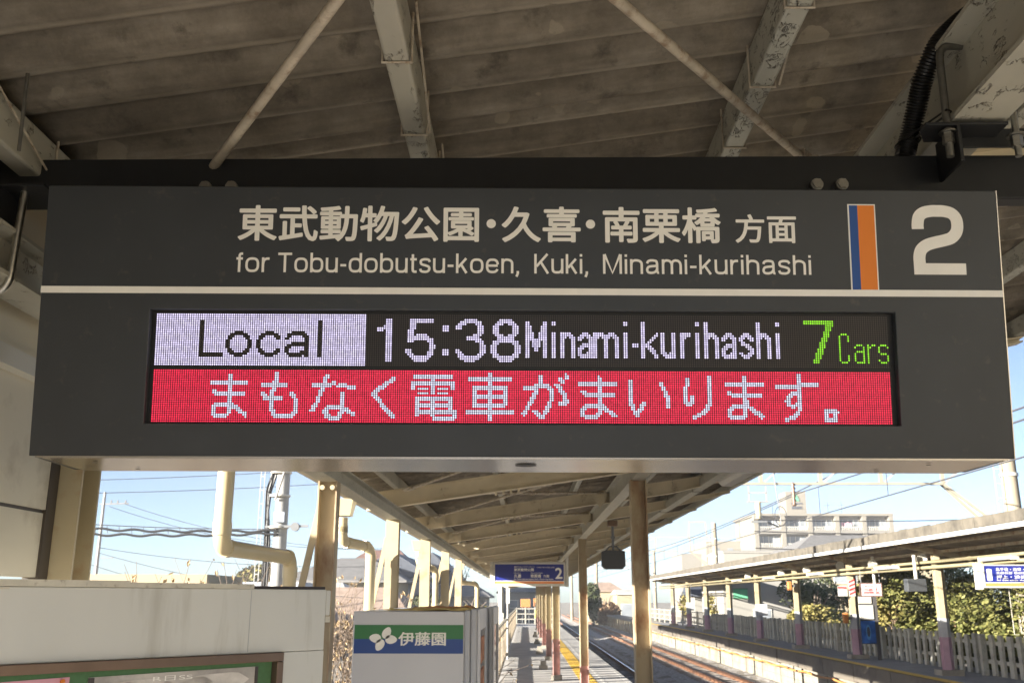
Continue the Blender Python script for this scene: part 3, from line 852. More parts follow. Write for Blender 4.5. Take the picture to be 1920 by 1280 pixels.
# the LEDs
import numpy as np
def led_pattern():
    Zo={1:(270,658,55),2:(480,662,62),3:(690,668,72),4:(890,675,85),5:(1090,683,88),6:(1290,687,92),7:(1480,690,94)}
    def red(z,x,y):
        off,top,_=Zo[z]; px=off+x/5.691; r=(y-top)/23.4
        xl=283.5-5.2*r/24; p=4.138+.031*r/24
        return ((px-xl)/p, r)
    def arc(cx,cy,rx,ry,a0,a1,n=40):
        return [(cx+rx*cos(radians(a0+(a1-a0)*i/n)),cy-ry*sin(radians(a0+(a1-a0)*i/n))) for i in range(n+1)]
    def rast(strokes,W=336,Hh=24):
        B=np.zeros((Hh,W),int)
        X,Y=np.meshgrid(np.arange(W)+.5,np.arange(Hh)+.5)
        for w,pts in strokes:
            for (x0,y0),(x1,y1) in zip(pts,pts[1:]):
                dx,dy=x1-x0,y1-y0;L=dx*dx+dy*dy+1e-9
                t=np.clip(((X-x0)*dx+(Y-y0)*dy)/L,0,1)
                d=np.hypot(X-x0-t*dx,Y-y0-t*dy)
                B[d<=w/2]=1
        return B
    w=2.0;T=[]
    # local (black)
    T+=[(w,[(21,4),(21,19)]),(w,[(21,19),(30.3,19)]),(w,arc(38,14,5,5,0,360)),(w,arc(52,14,5,5,38,322)),
     (w,[(60,11.6),(61.5,9.6),(63.5,9),(66.5,9),(68.3,10),(69,12),(69,19.2)]),(w,[(69,14),(63,14),(60.6,15),(60,16.5),(60.6,18.3),(62,19),(66,19),(68.5,17.3)]),
     (w,[(75,4),(75,19)])]
    Local=rast(T)
    D=[]
    w3=2.9
    D+=[(w3,[(106.5,3.4),(106.5,20.6)]),(w,[(102,7),(104.5,6.3)]),
     (w,[(117,3),(126,3)]),(w3,[(117.5,3.5),(117.5,6),(116.5,8),(116.5,11.3)]),(w,[(116,12),(118,11)]),
     (2.6,[(117.5,11.5),(120,10.4),(123.5,10.5),(125.8,12.5),(126.4,15),(126,17.5),(124.2,20),(121.5,20.7),(119,20.4),(116.8,19),(115.3,17)]),
     (w3,[(132.5,6.5),(132.5,6.6)]),(w3,[(132.5,17.5),(132.5,17.6)]),
     (2.5,[(138.4,6.2),(139.8,4.2),(142.5,3),(145.5,3),(148,4.3),(148.8,6.3),(148.3,8.6),(146.3,10.6),(143,11)]),
     (2.5,[(146,11),(148.5,12.5),(149.5,15),(149.4,17),(148,19.3),(145.3,20.6),(142.3,20.6),(139.6,19.3),(138.3,17.2)]),
     (2.5,arc(160,7,4.6,4.,0,360)),(2.6,arc(160,16,5.5,4.7,0,360)),
     (w,[(170,4),(170,19)]),(w,[(178,4),(178,19)]),(2.2,[(170.5,5.5),(174,16.5),(177.5,5.5)])]
    def i_(x): return [(w,[(x,4),(x,4.1)]),(w,[(x,9),(x,19)])]
    def n_(x,top=9): return [(w,[(x,top),(x,19)]),(w,[(x+5,12),(x+5,19)]),(1.9,[(x+.3,10.6),(x+2.3,9),(x+3.7,9.1),(x+5,11.2)])]
    def a_(x): return [(w,[(x+.9,11.3),(x+2,9.6),(x+4,9.),(x+5.3,10),(x+6,11.6),(x+6,19)]),(w,[(x+6,14),(x+3,14),(x+1.2,15.3),(x+1,17.6),(x+2.3,19),(x+4,19),(x+5.5,17.5)])]
    D+=i_(182)+n_(186)+a_(193)
    D+=[(w,[(201,9),(201,19)]),(w,[(206,11.6),(206,19)]),(w,[(211,12),(211,19)]),(1.9,[(201.3,10.6),(203.3,9),(204.7,9.2),(206,11)]),(1.9,[(206.3,10.6),(208.3,9),(209.7,9.2),(211,11.4)])]
    D+=i_(215)+[(w,[(219,14),(220.2,14)]),(w,[(223,4),(223,19)]),(1.7,[(224.5,13.8),(229.3,9)]),(w,[(225,13.5),(229.2,19)])]
    D+=[(w,[(232,9),(232,16.5),(233.5,18.9),(235,18.9),(237,17)]),(w,[(237,9),(237,19)]),(w,[(241,9),(241,19)]),(1.8,[(241.5,11),(243,9.2),(244.3,9.2)])]
    D+=i_(248)+n_(252,4)+a_(259)
    D+=[(w,[(273.2,11.2),(271.6,9.2),(269.4,9.1),(268,10.8),(268.6,12.6),(272.4,15),(273,17.2),(271.6,19),(269.6,19),(267.9,17.5)])]
    D+=n_(276,4)+i_(285)
    White=rast(D)
    G=[(w,[(298,3),(310,3)]),(w3,[(309.2,4),(308.3,6.5),(302.6,21)])]
    Green=rast(G)
    def setp(lst):
        for c,r in lst: Green[r,c]=1
    setp([(c,8) for c in (314,315,316)]+[(313,r) for r in range(9,21)]+[(317,r) for r in (9,10,11,18,19,20)]+[(c,21) for c in (314,315,316)])
    setp([(c,13) for c in (321,322,323)]+[(320,14)]+[(324,r) for r in range(14,22)]+[(c,16) for c in (321,322,323)]+[(320,r) for r in range(17,21)]+[(c,21) for c in (321,322,323)])
    setp([(326,r) for r in range(13,22)]+[(327,14),(328,13),(329,13)])
    setp([(c,13) for c in (332,333,334)]+[(331,14),(335,14),(331,15),(331,16),(332,17),(333,17),(334,17),(335,18),(335,19),(335,20),(331,20),(332,21),(333,21),(334,21)])
    S=[]
    def rs(z,pts,w=2.05): return (w,[red(z,*p) for p in pts])
    ma=[rs(1,[(697,800),(1073,800)]),rs(1,[(722,888),(760,917),(1043,917)]),rs(1,[(900,728),(893,1040)]),rs(1,[(893,1040),(886,1110),(840,1155),(760,1158),(712,1125),(712,1070),(755,1030),(905,1030),(950,1060),(1055,1138)])]
    def sh(st,d): return [(w_,[(x+d,y) for x,y in p]) for w_,p in st]
    S+=ma+sh(ma,167.5)+sh(ma,234.2)
    S+=[rs(2,[(207,705),(185,790),(155,890),(145,1090),(180,1152),(340,1155),(405,1090),(412,990),(345,915)]),rs(2,[(52,828),(285,828)]),rs(2,[(52,912),(75,968),(250,968)])]
    S+=[rs(2,[(735,730),(700,810),(680,880),(650,950),(615,1035),(575,1090)]),rs(2,[(600,828),(760,828),(810,800)]),rs(2,[(865,828),(930,828),(970,852),(1025,855)]),rs(2,[(895,918),(885,1100)]),rs(2,[(885,1100),(880,1150),(840,1188),(790,1185),(720,1140),(715,1095),(760,1057),(890,1057),(935,1080),(1015,1135)])]
    S+=[rs(3,[(255,758),(30,920),(240,1160)])]
    S+=[rs(3,[(480,742),(872,742)]),rs(3,[(462,805),(895,805)]),rs(3,[(462,805),(462,862)]),rs(3,[(890,805),(890,862)]),rs(3,[(680,742),(676,905)])]
    for y in (868,915): S+=[rs(3,[(520,y),(610,y)],1.05),rs(3,[(735,y),(828,y)],1.05)]
    S+=[rs(3,[(505,970),(865,970),(865,1108)]),rs(3,[(505,970),(500,1140)]),rs(3,[(505,1040),(865,1040)]),rs(3,[(505,1108),(905,1108)]),rs(3,[(668,970),(668,1130),(692,1180),(890,1180),(910,1140)])]
    S+=[rs(4,[(148,715),(143,1192)]),rs(4,[(-72,766),(365,766)]),rs(4,[(-20,860),(310,860),(310,1040),(-20,1040),(-20,860)]),rs(4,[(-20,950),(310,950)]),rs(4,[(-97,1112),(385,1112)])]
    S+=[rs(4,[(685,740),(682,840)]),rs(4,[(532,862),(640,862),(655,832),(765,835),(803,880),(803,1000),(780,1060),(750,1110),(715,1162),(690,1165),(635,1110)]),rs(4,[(645,870),(638,915),(515,1140)]),rs(4,[(866,832),(905,870),(950,940),(970,1000),(960,1028),(910,1028)]),rs(4,[(912,768),(940,800)]),rs(4,[(965,720),(988,750)])]
    S+=[rs(5,[(522,800),(525,1000),(550,1080),(590,1150),(645,1075),(665,1025)]),rs(5,[(850,820),(880,870),(920,960),(925,1058)]),rs(5,[(1130,772),(1135,830),(1108,870),(1108,990),(1130,1020),(1165,1038),(1188,1005),(1185,958)])]
    S+=[rs(6,[(228,748),(238,1030),(200,1100),(130,1160),(70,1172)])]
    S+=[rs(7,[(120,735),(130,900),(133,1080),(105,1140),(55,1180),(-15,1205)]),rs(6,[(955,850),(1200,850)]),rs(7,[(130,828),(318,828)]),rs(7,[(125,935),(60,918),(15,950),(-8,1000),(15,1045),(60,1065),(115,1035)])]
    S+=[rs(7,[(412,1112),(430,1105),(505,1105),(522,1115),(522,1195),(505,1208),(430,1208),(412,1195),(412,1112)])]
    Red=rast(S)
    top = np.zeros((24, 336), int)
    top[:, :96] = 1 - Local[:, :96]
    top |= White
    return top, Green, Red
wr, gr, rr = led_pattern()
LP = 1.3706 / 336
def led_lines(name, z0, lit, order):
    m = MB(); r = LP * .40
    oc = [(r * cos(pi / 8 + k * pi / 4), r * sin(pi / 8 + k * pi / 4)) for k in range(8)]
    for q in range(24):
        for c in range(336):
            x = .2129 + (c + .5) * LP; z = z0 - (q + .5) * LP
            m.cur = lit(q, c)
            m.add([(x + a, .0125, z + b) for a, b in oc], [(0, 1, 2, 3, 4, 5, 6, 7)])
    return m.build(name, order, scr)
led_lines('led_line', -.2422, lambda q, c: 2 if gr[q][c] else (1 if wr[q][c] else 0), ['led_off', 'led_white', 'led_green'])
led_lines('led_line', -.3474, lambda q, c: 1 if rr[q][c] else 0, ['led_red', 'led_pink'])
# aluminium underside with its cable hole and screws
m = MB(); m.prism([(.004, -H_ - .0006), (.004, -H_ - .0036), (.19, -H_ - .0250), (.19, -H_ - .0226)], (.022, 0, 0), (0, 1, 0), (0, 0, 1), W_ - .044)
tray = m.build('bottom_tray', 'alu', brd)
m = MB(); m.bar((.012, .0015, -H_ - .0012), (W_ - .012, .0015, -H_ - .0012), .006, .003); m.build('tray_lip', 'alu', tray)
def disc(mb, c, ax, ay, a, b, n=20):
    c = Vector(c); mb.add([c + Vector(ax) * a * cos(2 * pi * k / n) + Vector(ay) * b * sin(2 * pi * k / n) for k in range(n)], [tuple(range(n))])
ty = Vector((0, .993, -.115))
m = MB(); disc(m, (.905, .075, -H_ - .0135), X, ty, .021, .018); m.build('cable_hole', 'recess_black', tray)
for a, b in ((.10, .05), (.145, .145), (1.66, .045), (1.60, .145)):
    m = MB(); disc(m, (a, b, -H_ - .0046 - b * .1155 - .0006), X, ty, .005, .006); m.build('screw', 'recess_black', tray)
m = MB(); m.box(W_ + .0002, W_ + .0022, .0, .022, -H_, 0); m.build('edge_highlight', 'alu', brd)  # pale strip put in for the highlight along the right edge
# bolt heads along the hanger
BOLTS = []

# steel channel that carries the board
ch = thing('hanger_channel', 'black painted steel channel spanning above the departure board', 'beam', (0, 1.80, 2.68))
m = MB(); m.box(-1.6, 1.5, 0, .006, -.004, .089); m.box(-1.6, 1.5, .006, .045, .082, .089); m.box(-1.6, 1.5, .006, .045, -.004, .003)
m.build('channel', 'channel_black', ch, bevel=.002)
for x in (-.645, -.592, .586, .636):
    m = MB(); m.cyl((x, -.006, .022), (0, 1, 0), .0125, .012, 16); m.cyl((x, -.014, .022), (0, 1, 0), .0105, .008, 6)
    m.build('bolt', 'steel', ch, smooth=True)
# right lug plates that the hook bolts pass through
m = MB()
m.box(.842, 1.5, -.045, -.039, .085, .125)
m.prism([(.775, .0), (.835, .0), (.835, .075), (.80, .075), (.775, .03)], (0, -.102, .104), (1, 0, 0), (0, 1, 0), .006)
m.box(.835, .842, -.10, 0, .03, .112); m.box(.842, .935, -.10, -.039, .106, .112)
m.build('lug_plate', 'channel_black', ch, bevel=.001)
m = MB(); m.box(-1.10, -.93, -.09, .0, -.010, -.004); m.box(-1.02, -1.014, -.09, 0, -.07, -.010)
m.build('lug_plate', 'channel_black', ch, bevel=.001)

def nut(mb, c, axis=(0, 0, 1)):
    mb.cyl(c, axis, .0115, .011, 6); c = Vector(c) + Vector((0, 0, -.011)); mb.cyl(c, axis, .0115, .010, 6)
    mb.cyl(c + Vector((0, 0, .019)), axis, .0165, .003, 16)
hb = thing('hook_bolt', 'bent hook bolt gripping the big cream beam above the right end of the board', 'bolt', (.823, 1.715, 2.76), 'hook bolts holding the channel')
m = MB(); m.tube(elbow([(0, 0, -.035), (.003, 0, .205), (.16, .05, .235)], .03), .0075, 12); m.build('rod', 'rod_steel', hb, smooth=True)
m = MB(); nut(m, (0, 0, .008)); m.build('nut', 'steel', hb)
hb = thing('hook_bolt', 'steel hook bolt at the right edge with its hook out of view', 'bolt', (.954, 1.715, 2.755), 'hook bolts holding the channel')
m = MB(); m.tube(elbow([(0, 0, -.03), (.003, 0, .235), (-.08, .05, .255)], .03), .0065, 12); m.build('rod', 'steel', hb, smooth=True)
m = MB(); nut(m, (0, 0, .006)); m.build('nut', 'steel', hb)
hb = thing('hook_bolt', 'pale steel hook bolt curling under the chipped beam left of the board', 'bolt', (-.982, 1.74, 2.62), 'hook bolts holding the channel')
m = MB(); m.tube(elbow([(0, 0, .06), (-.006, 0, -.155), (-.16, .02, -.158)], .035, 8), .0075, 12); m.build('rod', 'steel', hb, smooth=True)

# corrugated conduit
cp = [(.785, 1.878, 2.68), (.793, 1.876, 2.74), (.800, 1.872, 2.792), (.815, 1.860, 2.850), (.821, 1.825, 2.900), (.823, 1.79, 2.938), (.833, 1.765, 2.970), (.855, 1.75, 3.005), (.90, 1.74, 3.045), (.955, 1.72, 3.075), (1.02, 1.68, 3.09)]
P = [Vector(p) for p in cp]; P = [P[0] * 2 - P[1]] + P + [P[-1] * 2 - P[-2]]; pts = []
for i in range(1, len(P) - 2):
    for s in range(20):
        t_ = s / 20
        pts.append(.5 * ((2 * P[i]) + (-P[i - 1] + P[i + 1]) * t_ + (2 * P[i - 1] - 5 * P[i] + 4 * P[i + 1] - P[i + 2]) * t_ ** 2 + (-P[i - 1] + 3 * P[i] - 3 * P[i + 1] + P[i + 2]) * t_ ** 3))
cl = 0; path = []; rad = []
dense = [pts[0]]
for a, b in zip(pts, pts[1:]):
    n = max(1, int((b - a).length / .0011))
    for s in range(1, n + 1): dense.append(a.lerp(b, s / n))
for a, b in zip(dense, dense[1:]):
    cl += (b - a).length; path.append(b); rad.append(.0188 + .0026 * max(-1, min(1, 1.8 * sin(2 * pi * cl / .0062))))
t = thing('flexible_conduit', 'black ribbed cable conduit climbing over the cream beam at the right', 'conduit', (0, 0, 0))
m = MB(); m.tube(path, rad, 20); m.build('hose', 'conduit', t, smooth='all')
m = MB()
ring = [(.808 + .026 * cos(a), 1.863 + .025 * sin(a), 2.828 + .006 * cos(a)) for a in [2 * pi * k / 24 for k in range(25)]]
m.tube(ring, .0022, 6); m.tube([(.815, 1.84, 2.828), (.835, 1.716, 2.822), (.822, 1.705, 2.82), (.79, 1.84, 2.824)], .0024, 6)
m.build('cable_tie', 'conduit', t)

# ================================================================== LEFT FOREGROUND
es = thing('eave_screen', 'beige panelled screen hung under the eave at the left edge, lengthened out of view for shade', 'screen', (-1.09, 0, 0))  # only its end is seen; the unseen length is added to block sun
m = MB(); m.box(-.03, 0, -5.2, 2.19, 1.945, 2.085); m.build('lower_panel', 'hut_beige', es)
m = MB(); m.box(-.03, .004, -5.2, 2.19, 2.093, 2.36); m.build('upper_panel', 'hut_beige', es)
m = MB(); m.box(-.03, -.002, -5.2, 2.188, 2.085, 2.093); m.box(-.03, .006, 2.19, 2.232, 1.93, 2.36); m.build('corner_trim', 'brown_trim', es)
m = MB(); m.box(-.05, .035, -5.2, 2.26, 2.36, 2.40); m.build('cover_strip', 'fascia_white', es)
m = MB(); m.box(-.03, -.012, -5.2, 2.19, 2.401, 2.86); m.build('top_panel', 'hut_beige', es)  # carried up to the roof to keep sun off the board
t = thing('unseen_shade_shed', 'plain shed added out of view to shade the vending machines', 'shed', (-5.2, 2.7, ZG))  # unseen, added to block low sun from the vending machines
m = MB(); m.box(-1.2, 1.2, 0, 1.9, 0, 4.1); m.build('wall', 'wall_cream', t)
m = MB(); m.box(-1.35, 1.35, -.15, 2.05, 4.102, 4.25); m.build('roof', 'roof_grey', t)

# big notice cabinet, turned a little
nb = thing('notice_cabinet', 'white sheet metal notice cabinet with brown framed green board', 'notice board', (0, 0, 0))
pL, pR = Vector((-1.07, 1.722, 0)), Vector((-.480, 2.395, 0))
u = (pR - pL).normalized(); nrm = Vector((-u.y, u.x, 0)); LW = (pR - pL).length
nb.matrix_world = Matrix(((u.x, nrm.x, 0, pL.x), (u.y, nrm.y, 0, pL.y), (0, 0, 1, 0), (0, 0, 0, 1)))
# local: x along the face, y backwards, z up
m = MB(); m.box(0, LW, 0, .10, 1.782, 1.921); m.build('header_panel', 'white_sheet', nb, bevel=.002)
m = MB(); m.box(LW * .7655, LW * .7670, -.0006, .0, 1.785, 1.918); m.build('panel_seam', 'vend_grey', nb)
m = MB(); m.box(0, .395, -.004, .10, 1.9215, 1.9345); m.build('top_trim', 'trim_pale', nb)
m = MB(); m.box(.3955, .690, -.003, .10, 1.9212, 1.9315); m.box(.10, .16, -.0045, .0, 1.916, 1.9205); m.build('top_trim', 'trim_pale', nb)
m = MB(); m.box(.692, LW, .006, .10, 1.9212, 1.9275); m.build('top_gap', 'ink', nb)
FX1 = LW - .118
m = MB()
m.box(-.05, FX1, -.010, .02, 1.7625, 1.7815); m.box(FX1 - .017, FX1, -.010, .02, .95, 1.7620); m.box(-.05, FX1 - .018, -.010, .02, .93, .949)
m.build('board_frame', 'bronze', nb, bevel=.0015)
m = MB(); m.box(-.05, FX1 - .018, .010, .02, .95, 1.762); m.build('felt_board', 'felt_green', nb)
m = MB(); m.box(FX1 + .001, LW, .0, .10, .0, 1.781); m.build('side_panel', 'white_sheet', nb)
m = MB(); m.box(0, FX1, .03, .10, 0, 1.78); m.build('back_panel', 'white_sheet', nb)
m = MB()
m.prism([(0, 0), (.013, 0), (.052, .30), (.0, .30)], (LW + .0005, .0, 1.861), (1, 0, 0), (0, 1, 0), .058)
m.build('end_cap', 'white_sheet', nb, bevel=.002)
m = MB(); m.prism([(0, .02), (.011, .02), (.046, .30), (.0, .30)], (LW + .0005, .0, 0), (1, 0, 0), (0, 1, 0), 1.84); m.build('end_post', 'vend_grey', nb)
m = MB(); m.prism([(0, 0), (.014, 0), (.053, .30), (.0, .30)], (LW + .0005, .0, 1.845), (1, 0, 0), (0, 1, 0), .014); m.build('end_ledge', 'trim_pale', nb)
# posters pinned to the felt
def poster(name, label, m_, x0, x1, z0, z1, tilt=0.0):
    t = thing(name, label, 'poster', (0, 0, 0)); t.matrix_world = nb.matrix_world.copy()
    m = MB(); m.prism([(x0, z0), (x1, z0 + tilt), (x1, z1 + tilt), (x0, z1)], (0, .0095, 0), (1, 0, 0), (0, 0, 1), .001)
    m.build('sheet', m_, t); return t
t = poster('pink_notice', 'pink paper notice pinned at the left of the green board', 'paper_pink', .02, .298, 1.3, 1.748, .005)
m = MB(); m.tube([(.283, .0082, 1.745), (.283, .001, 1.747)], .004, 8); m.build('pin', 'stripe_orange', t)
m = MB()
for k in range(14): m.box(.20 + k * .006, .2045 + k * .006, .0078, .0083, 1.7285 + R.uniform(-.001, 0), 1.7325)
m.build('print', 'ink', t)
t = poster('landscape_poster', 'grey poster of cloudy scenery pinned at the right of the green board', 'paper_grey', .335, FX1 - .055, 1.2, 1.750, .003)
m = MB(); m.box(.335, .347, .0075, .0083, 1.2, 1.749); m.box(FX1 - .063, FX1 - .055, .0075, .0083, 1.2, 1.753); m.build('border', 'ink', t)
m = MB()
for a, w, h in ((.40, .05, .012), (.45, .07, .016), (.55, .06, .014), (.62, .08, .02)):
    m.prism([(a + w * cos(q * pi / 8) * (1 + .15 * sin(q * 5)), 1.728 + h * sin(q * pi / 8) * (1 + .25 * cos(q * 7))) for q in range(16)], (0, .0083, 0), (1, 0, 0), (0, 0, 1), .0006)
m.build('cloud_print', 'paper_cloud', t)
lettering('poster_lettering', 'R日SS', 'letter_white', t, (0, .0072, 0), (1, 0, 0), (0, 0, 1), .47, .56, 1.735, 1.745, .0)

# ------------------------------------------------------------------ vending machines
vm = thing('vending_machine', 'white drinks vending machine with a green and blue band on its side', 'vending machine', (-.99, 5.76, 0), 'vending machines in a row')
m = MB(); m.box(0, .640, 0, 1.02, .06, 1.83); m.build('cabinet', 'vend_white', vm, bevel=.006)
m = MB(); m.box(.6405, .675, -.006, 1.02, .06, 1.838); m.box(.676, .715, -.002, 1.02, .06, 1.845); m.build('door', 'vend_grey', vm, bevel=.012)
m = MB(); m.box(.7155, .728, .0, .14, .2, 1.842); m.box(.7155, .728, .88, 1.02, .2, 1.842); m.box(.7155, .728, .141, .879, 1.72, 1.842); m.box(.7155, .728, .141, .879, 1.02, 1.10); m.build('door_frame', 'vend_white', vm, bevel=.003)
m = MB(); m.box(.700, .7157, .141, .879, 1.10, 1.72); m.build('window', 'vend_glass', vm)
m = MB()
for r_ in range(3):
    for k in range(9): m.tube([(.719, .19 + k * .08, 1.14 + r_ * .19), (.719, .19 + k * .08, 1.29 + r_ * .19)], .003, 6)
m.build('bottle_row', 'vend_goods', vm)
m = MB(); m.box(.7155, .724, .141, .879, .2, 1.02); m.build('lower_panel', 'vend_goods', vm)
m = MB(); m.box(.008, .634, -.0025, .0, 1.677, 1.755); m.build('green_band', 'vend_green', vm)
m = MB(); m.box(.008, .634, -.0025, .0, 1.598, 1.677); m.build('blue_band', 'vend_blue', vm)
m = MB()
def petal(cx, cz, ang, L, wd):
    pts = []
    for k in range(18):
        a = 2 * pi * k / 18; x = cos(a) * L; z = sin(a) * wd * (1 - .18 * cos(a))
        pts.append((cx + x * cos(ang) - z * sin(ang), cz + x * sin(ang) + z * cos(ang)))
    m.prism(pts, (0, -.0026, 0), (1, 0, 0), (0, 0, 1), .0015)
for ang, off in ((radians(62), .042), (radians(152 + 22), .046), (radians(242), .040), (radians(332 + 25), .046)):
    petal(.175 + cos(ang) * off * 1.0, 1.677 + sin(ang) * off * .92, ang * 1.0, .034, .024)
m.build('flower_emblem', 'sign_white', vm)
lettering('lettering', '伊藤園', 'sign_white', vm, (0, -.0028, 0), (1, 0, 0), (0, 0, 1), .262, .535, 1.640, 1.716, .022)
vm2 = thing('vending_machine', 'second vending machine standing just behind the one with the band', 'vending machine', (-.99, 6.84, 0), 'vending machines in a row')
m = MB(); m.box(0, .70, 0, 1.2, .06, 1.83); m.build('cabinet', 'vend_white', vm2, bevel=.006)
m = MB(); m.box(.7005, .735, -.004, 1.2, .06, 1.842); m.box(.736, .766, 0, 1.2, .06, 1.848); m.build('door', 'vend_grey', vm2, bevel=.01)
m = MB(); m.box(.7662, .776, .0, .12, .2, 1.842); m.box(.7662, .776, 1.08, 1.2, .2, 1.842); m.box(.7662, .776, .121, 1.079, 1.72, 1.842); m.box(.7662, .776, .121, 1.079, 1.0, 1.06); m.build('door_frame', 'vend_white', vm2, bevel=.003)
m = MB(); m.box(.755, .7664, .121, 1.079, 1.06, 1.72); m.build('window', 'vend_glass', vm2)
m = MB(); m.box(.7662, .772, .121, 1.079, .2, 1.0); m.build('lower_panel', 'vend_goods', vm2)
# litter on the machine roofs
def crumpled(name, label, cat, m_, x0, x1, y0, y1, z, amp):
    m = MB(); n = 9; rr_ = random.Random(label)
    vs = [(x0 + (x1 - x0) * i / n + rr_.uniform(-.01, .01), y0 + (y1 - y0) * j / n + rr_.uniform(-.01, .01), z + abs(rr_.gauss(0, amp))) for j in range(n + 1) for i in range(n + 1)]
    m.add(vs, [(j * (n + 1) + i, j * (n + 1) + i + 1, (j + 1) * (n + 1) + i + 1, (j + 1) * (n + 1) + i) for j in range(n) for i in range(n)])
    o = m.build(name, m_); so = o.modifiers.new('thickness', 'SOLIDIFY'); so.thickness = .004
    return tag(o, label, cat)
crumpled('cardboard_sheet', 'flattened orange brown cardboard lying on top of the vending machine', 'cardboard', 'cardboard', -.66, -.33, 5.95, 6.6, 1.842, .008)
crumpled('yellow_plastic_sheet', 'crumpled pale yellow sheet under the cardboard on the vending machine', 'plastic sheet', 'dry_leaf', -.80, -.30, 5.80, 5.94, 1.836, .007)

# ------------------------------------------------------------------ far hanging sign
s2 = thing('platform_sign', 'blue hanging platform 2 sign in a cream frame farther down the platform', 'sign', (.09, 22.0, 2.44))
m = MB(); m.box(-.80, .80, 0, .22, .205, .255); m.box(-.80, .80, 0, .22, -.27, -.215); m.box(-.80, -.765, 0, .22, -.2145, .2045); m.box(.765, .80, 0, .22, -.2145, .2045); m.build('frame', 'fascia_white', s2, bevel=.005)
m = MB(); m.box(-.764, .764, .012, .20, -.2145, .2045); m.build('panel', 'sign_blue', s2)
m = MB(); m.box(-.763, .763, .008, .0118, -.2140, -.165); o = m.build('orange_band', 'sign_orange', s2)
m = MB(); m.box(-.763, .763, .006, .0118, -.1648, -.152); m.build('white_band', 'sign_white', s2)
Y2 = .0085
for s_, a, b, c, d, of in (('東武スカイツリーライン', -.34, .12, .130, .165, .005), ('TOBU SKYTREE LINE', .16, .56, .125, .150, .0), ('東武動物公園', -.34, .10, .055, .118, .02),
                       ('久喜', -.34, -.18, -.085, -.01, .02), ('南栗橋', .03, .26, -.085, -.01, .012), ('方面', .31, .44, -.08, -.02, .012),
                       ('for Tobu-dobutsu-koen, Kuki, Minami-kurihashi', -.34, .53, -.135, -.100, .012), ('Kuki', -.34, -.20, .005, .030, .0), ('Minami-kurihashi', .03, .30, .005, .030, .0)):
    lettering('lettering', s_, 'sign_white', s2, (0, Y2, 0), (1, 0, 0), (0, 0, 1), a, b, c, d, of)
lettering('platform_number', '2', 'sign_white', s2, (0, Y2, 0), (1, 0, 0), (0, 0, 1), .575, .735, -.11, .13, .02)
for sx in (-1, 1):
    m = MB(); m.box(sx * .84 - .035, sx * .84 + .035, .02, .20, -.28, .62 + .25 * (sx > 0)); m.build('hanger_post', 'fascia_white', s2, bevel=.004)
# monitor hung from the canopy
t = thing('hanging_monitor', 'dark grey hanging monitor box with cut lower corners beside the cream column', 'monitor', (1.248, 14.0, 2.43))
m = MB(); m.prism([(-.165, .12), (-.168, -.08), (-.12, -.125), (.12, -.125), (.168, -.08), (.165, .12), (.12, .135), (-.12, .135)], (0, .06, 0), (1, 0, 0), (0, 0, 1), .12)
m.build('housing', 'monitor_grey', t, bevel=.006)
m = MB(); m.tube([(0, 0, .135), (0, 0, .55)], .018, 10); m.box(-.03, .03, -.02, .02, .30, .33); m.tube([(-.10, 0, .135), (-.05, 0, .19), (.05, 0, .19), (.10, 0, .135)], .012, 8); m.build('hanger_pole', 'grey_steel', t, smooth=True)
m = MB(); m.box(-.07, .07, -.06, .06, .47, .55); m.build('ceiling_box', 'bronze', t, bevel=.01)

# ------------------------------------------------------------------ far end of this platform
t = thing('picket_fence', 'weathered picket fence along the left side of the platform walkway', 'fence', (-.66, 14, 0))
m = MB(); y = 0.0
while y < 56:
    m.box(-.012, .012, y, y + .24, .04, 1.18); y += .80
m.build('pickets', 'fence_wood', t)
for z in (.11, .95):
    m = MB(); m.box(.016, .05, 0, 56, z, z + (.10 if z < .5 else .05)); m.build('rail', 'fence_wood', t)
m = MB(); m.bar((.03, 0, 1.25), (.03, 56, 1.25), .07, .06); m.build('top_rail', 'white_rail', t)
for k in range(29):
    m = MB(); m.box(-.08, -.017, k * 2 - .03, k * 2 + .03, 0, 1.22); m.build('post', 'fence_wood', t)
t = thing('signal_post', 'slim pole with a box lamp beside the picket fence', 'pole', (-.58, 33, 0))
m = MB(); m.tube([(0, 0, 0), (0, 0, 2.3)], .035, 8); m.build('pole', 'pole_grey', t); m = MB(); m.box(-.06, .06, -.06, .06, 1.75, 2.25); m.build('lamp_box', 'fascia_white', t)
t = thing('glazed_board', 'tall glazed notice frame at the left of the walkway', 'notice board', (-.70, 27.5, 0))
m = MB(); m.box(-.05, .05, -.05, .05, 0, 2.5); m.box(-.05, .05, 2.2, 2.3, 0, 2.5); m.box(-.05, .05, .051, 2.199, 2.3, 2.42); m.build('frame', 'fascia_white', t)
m = MB(); m.box(-.01, .01, .06, 2.19, 1.5, 2.29); m.build('glass', 'window_dark', t)
t = thing('end_gate', 'low cream pipe gate closing the far end of the platform', 'gate', (.2, 79.2, 0))
m = MB()
for z in (.35, .75, 1.15): m.bar((-.9, 0, z), (2.0, 0, z), .06, .07)
m.build('rails', 'white_rail', t)
for x in (-.9, -.2, .55, 1.3, 2.0):
    m = MB(); m.box(x - .05, x + .05, -.05, .05, 0, 1.25); m.build('post', 'white_rail', t)
m = MB(); m.box(.75, 1.25, -.08, -.05, .45, 1.05); tag(m.build('warning_board', 'yellow_plastic'), 'bright yellow board hung on the far platform gate', 'board').location = (0, 79.1, 0)
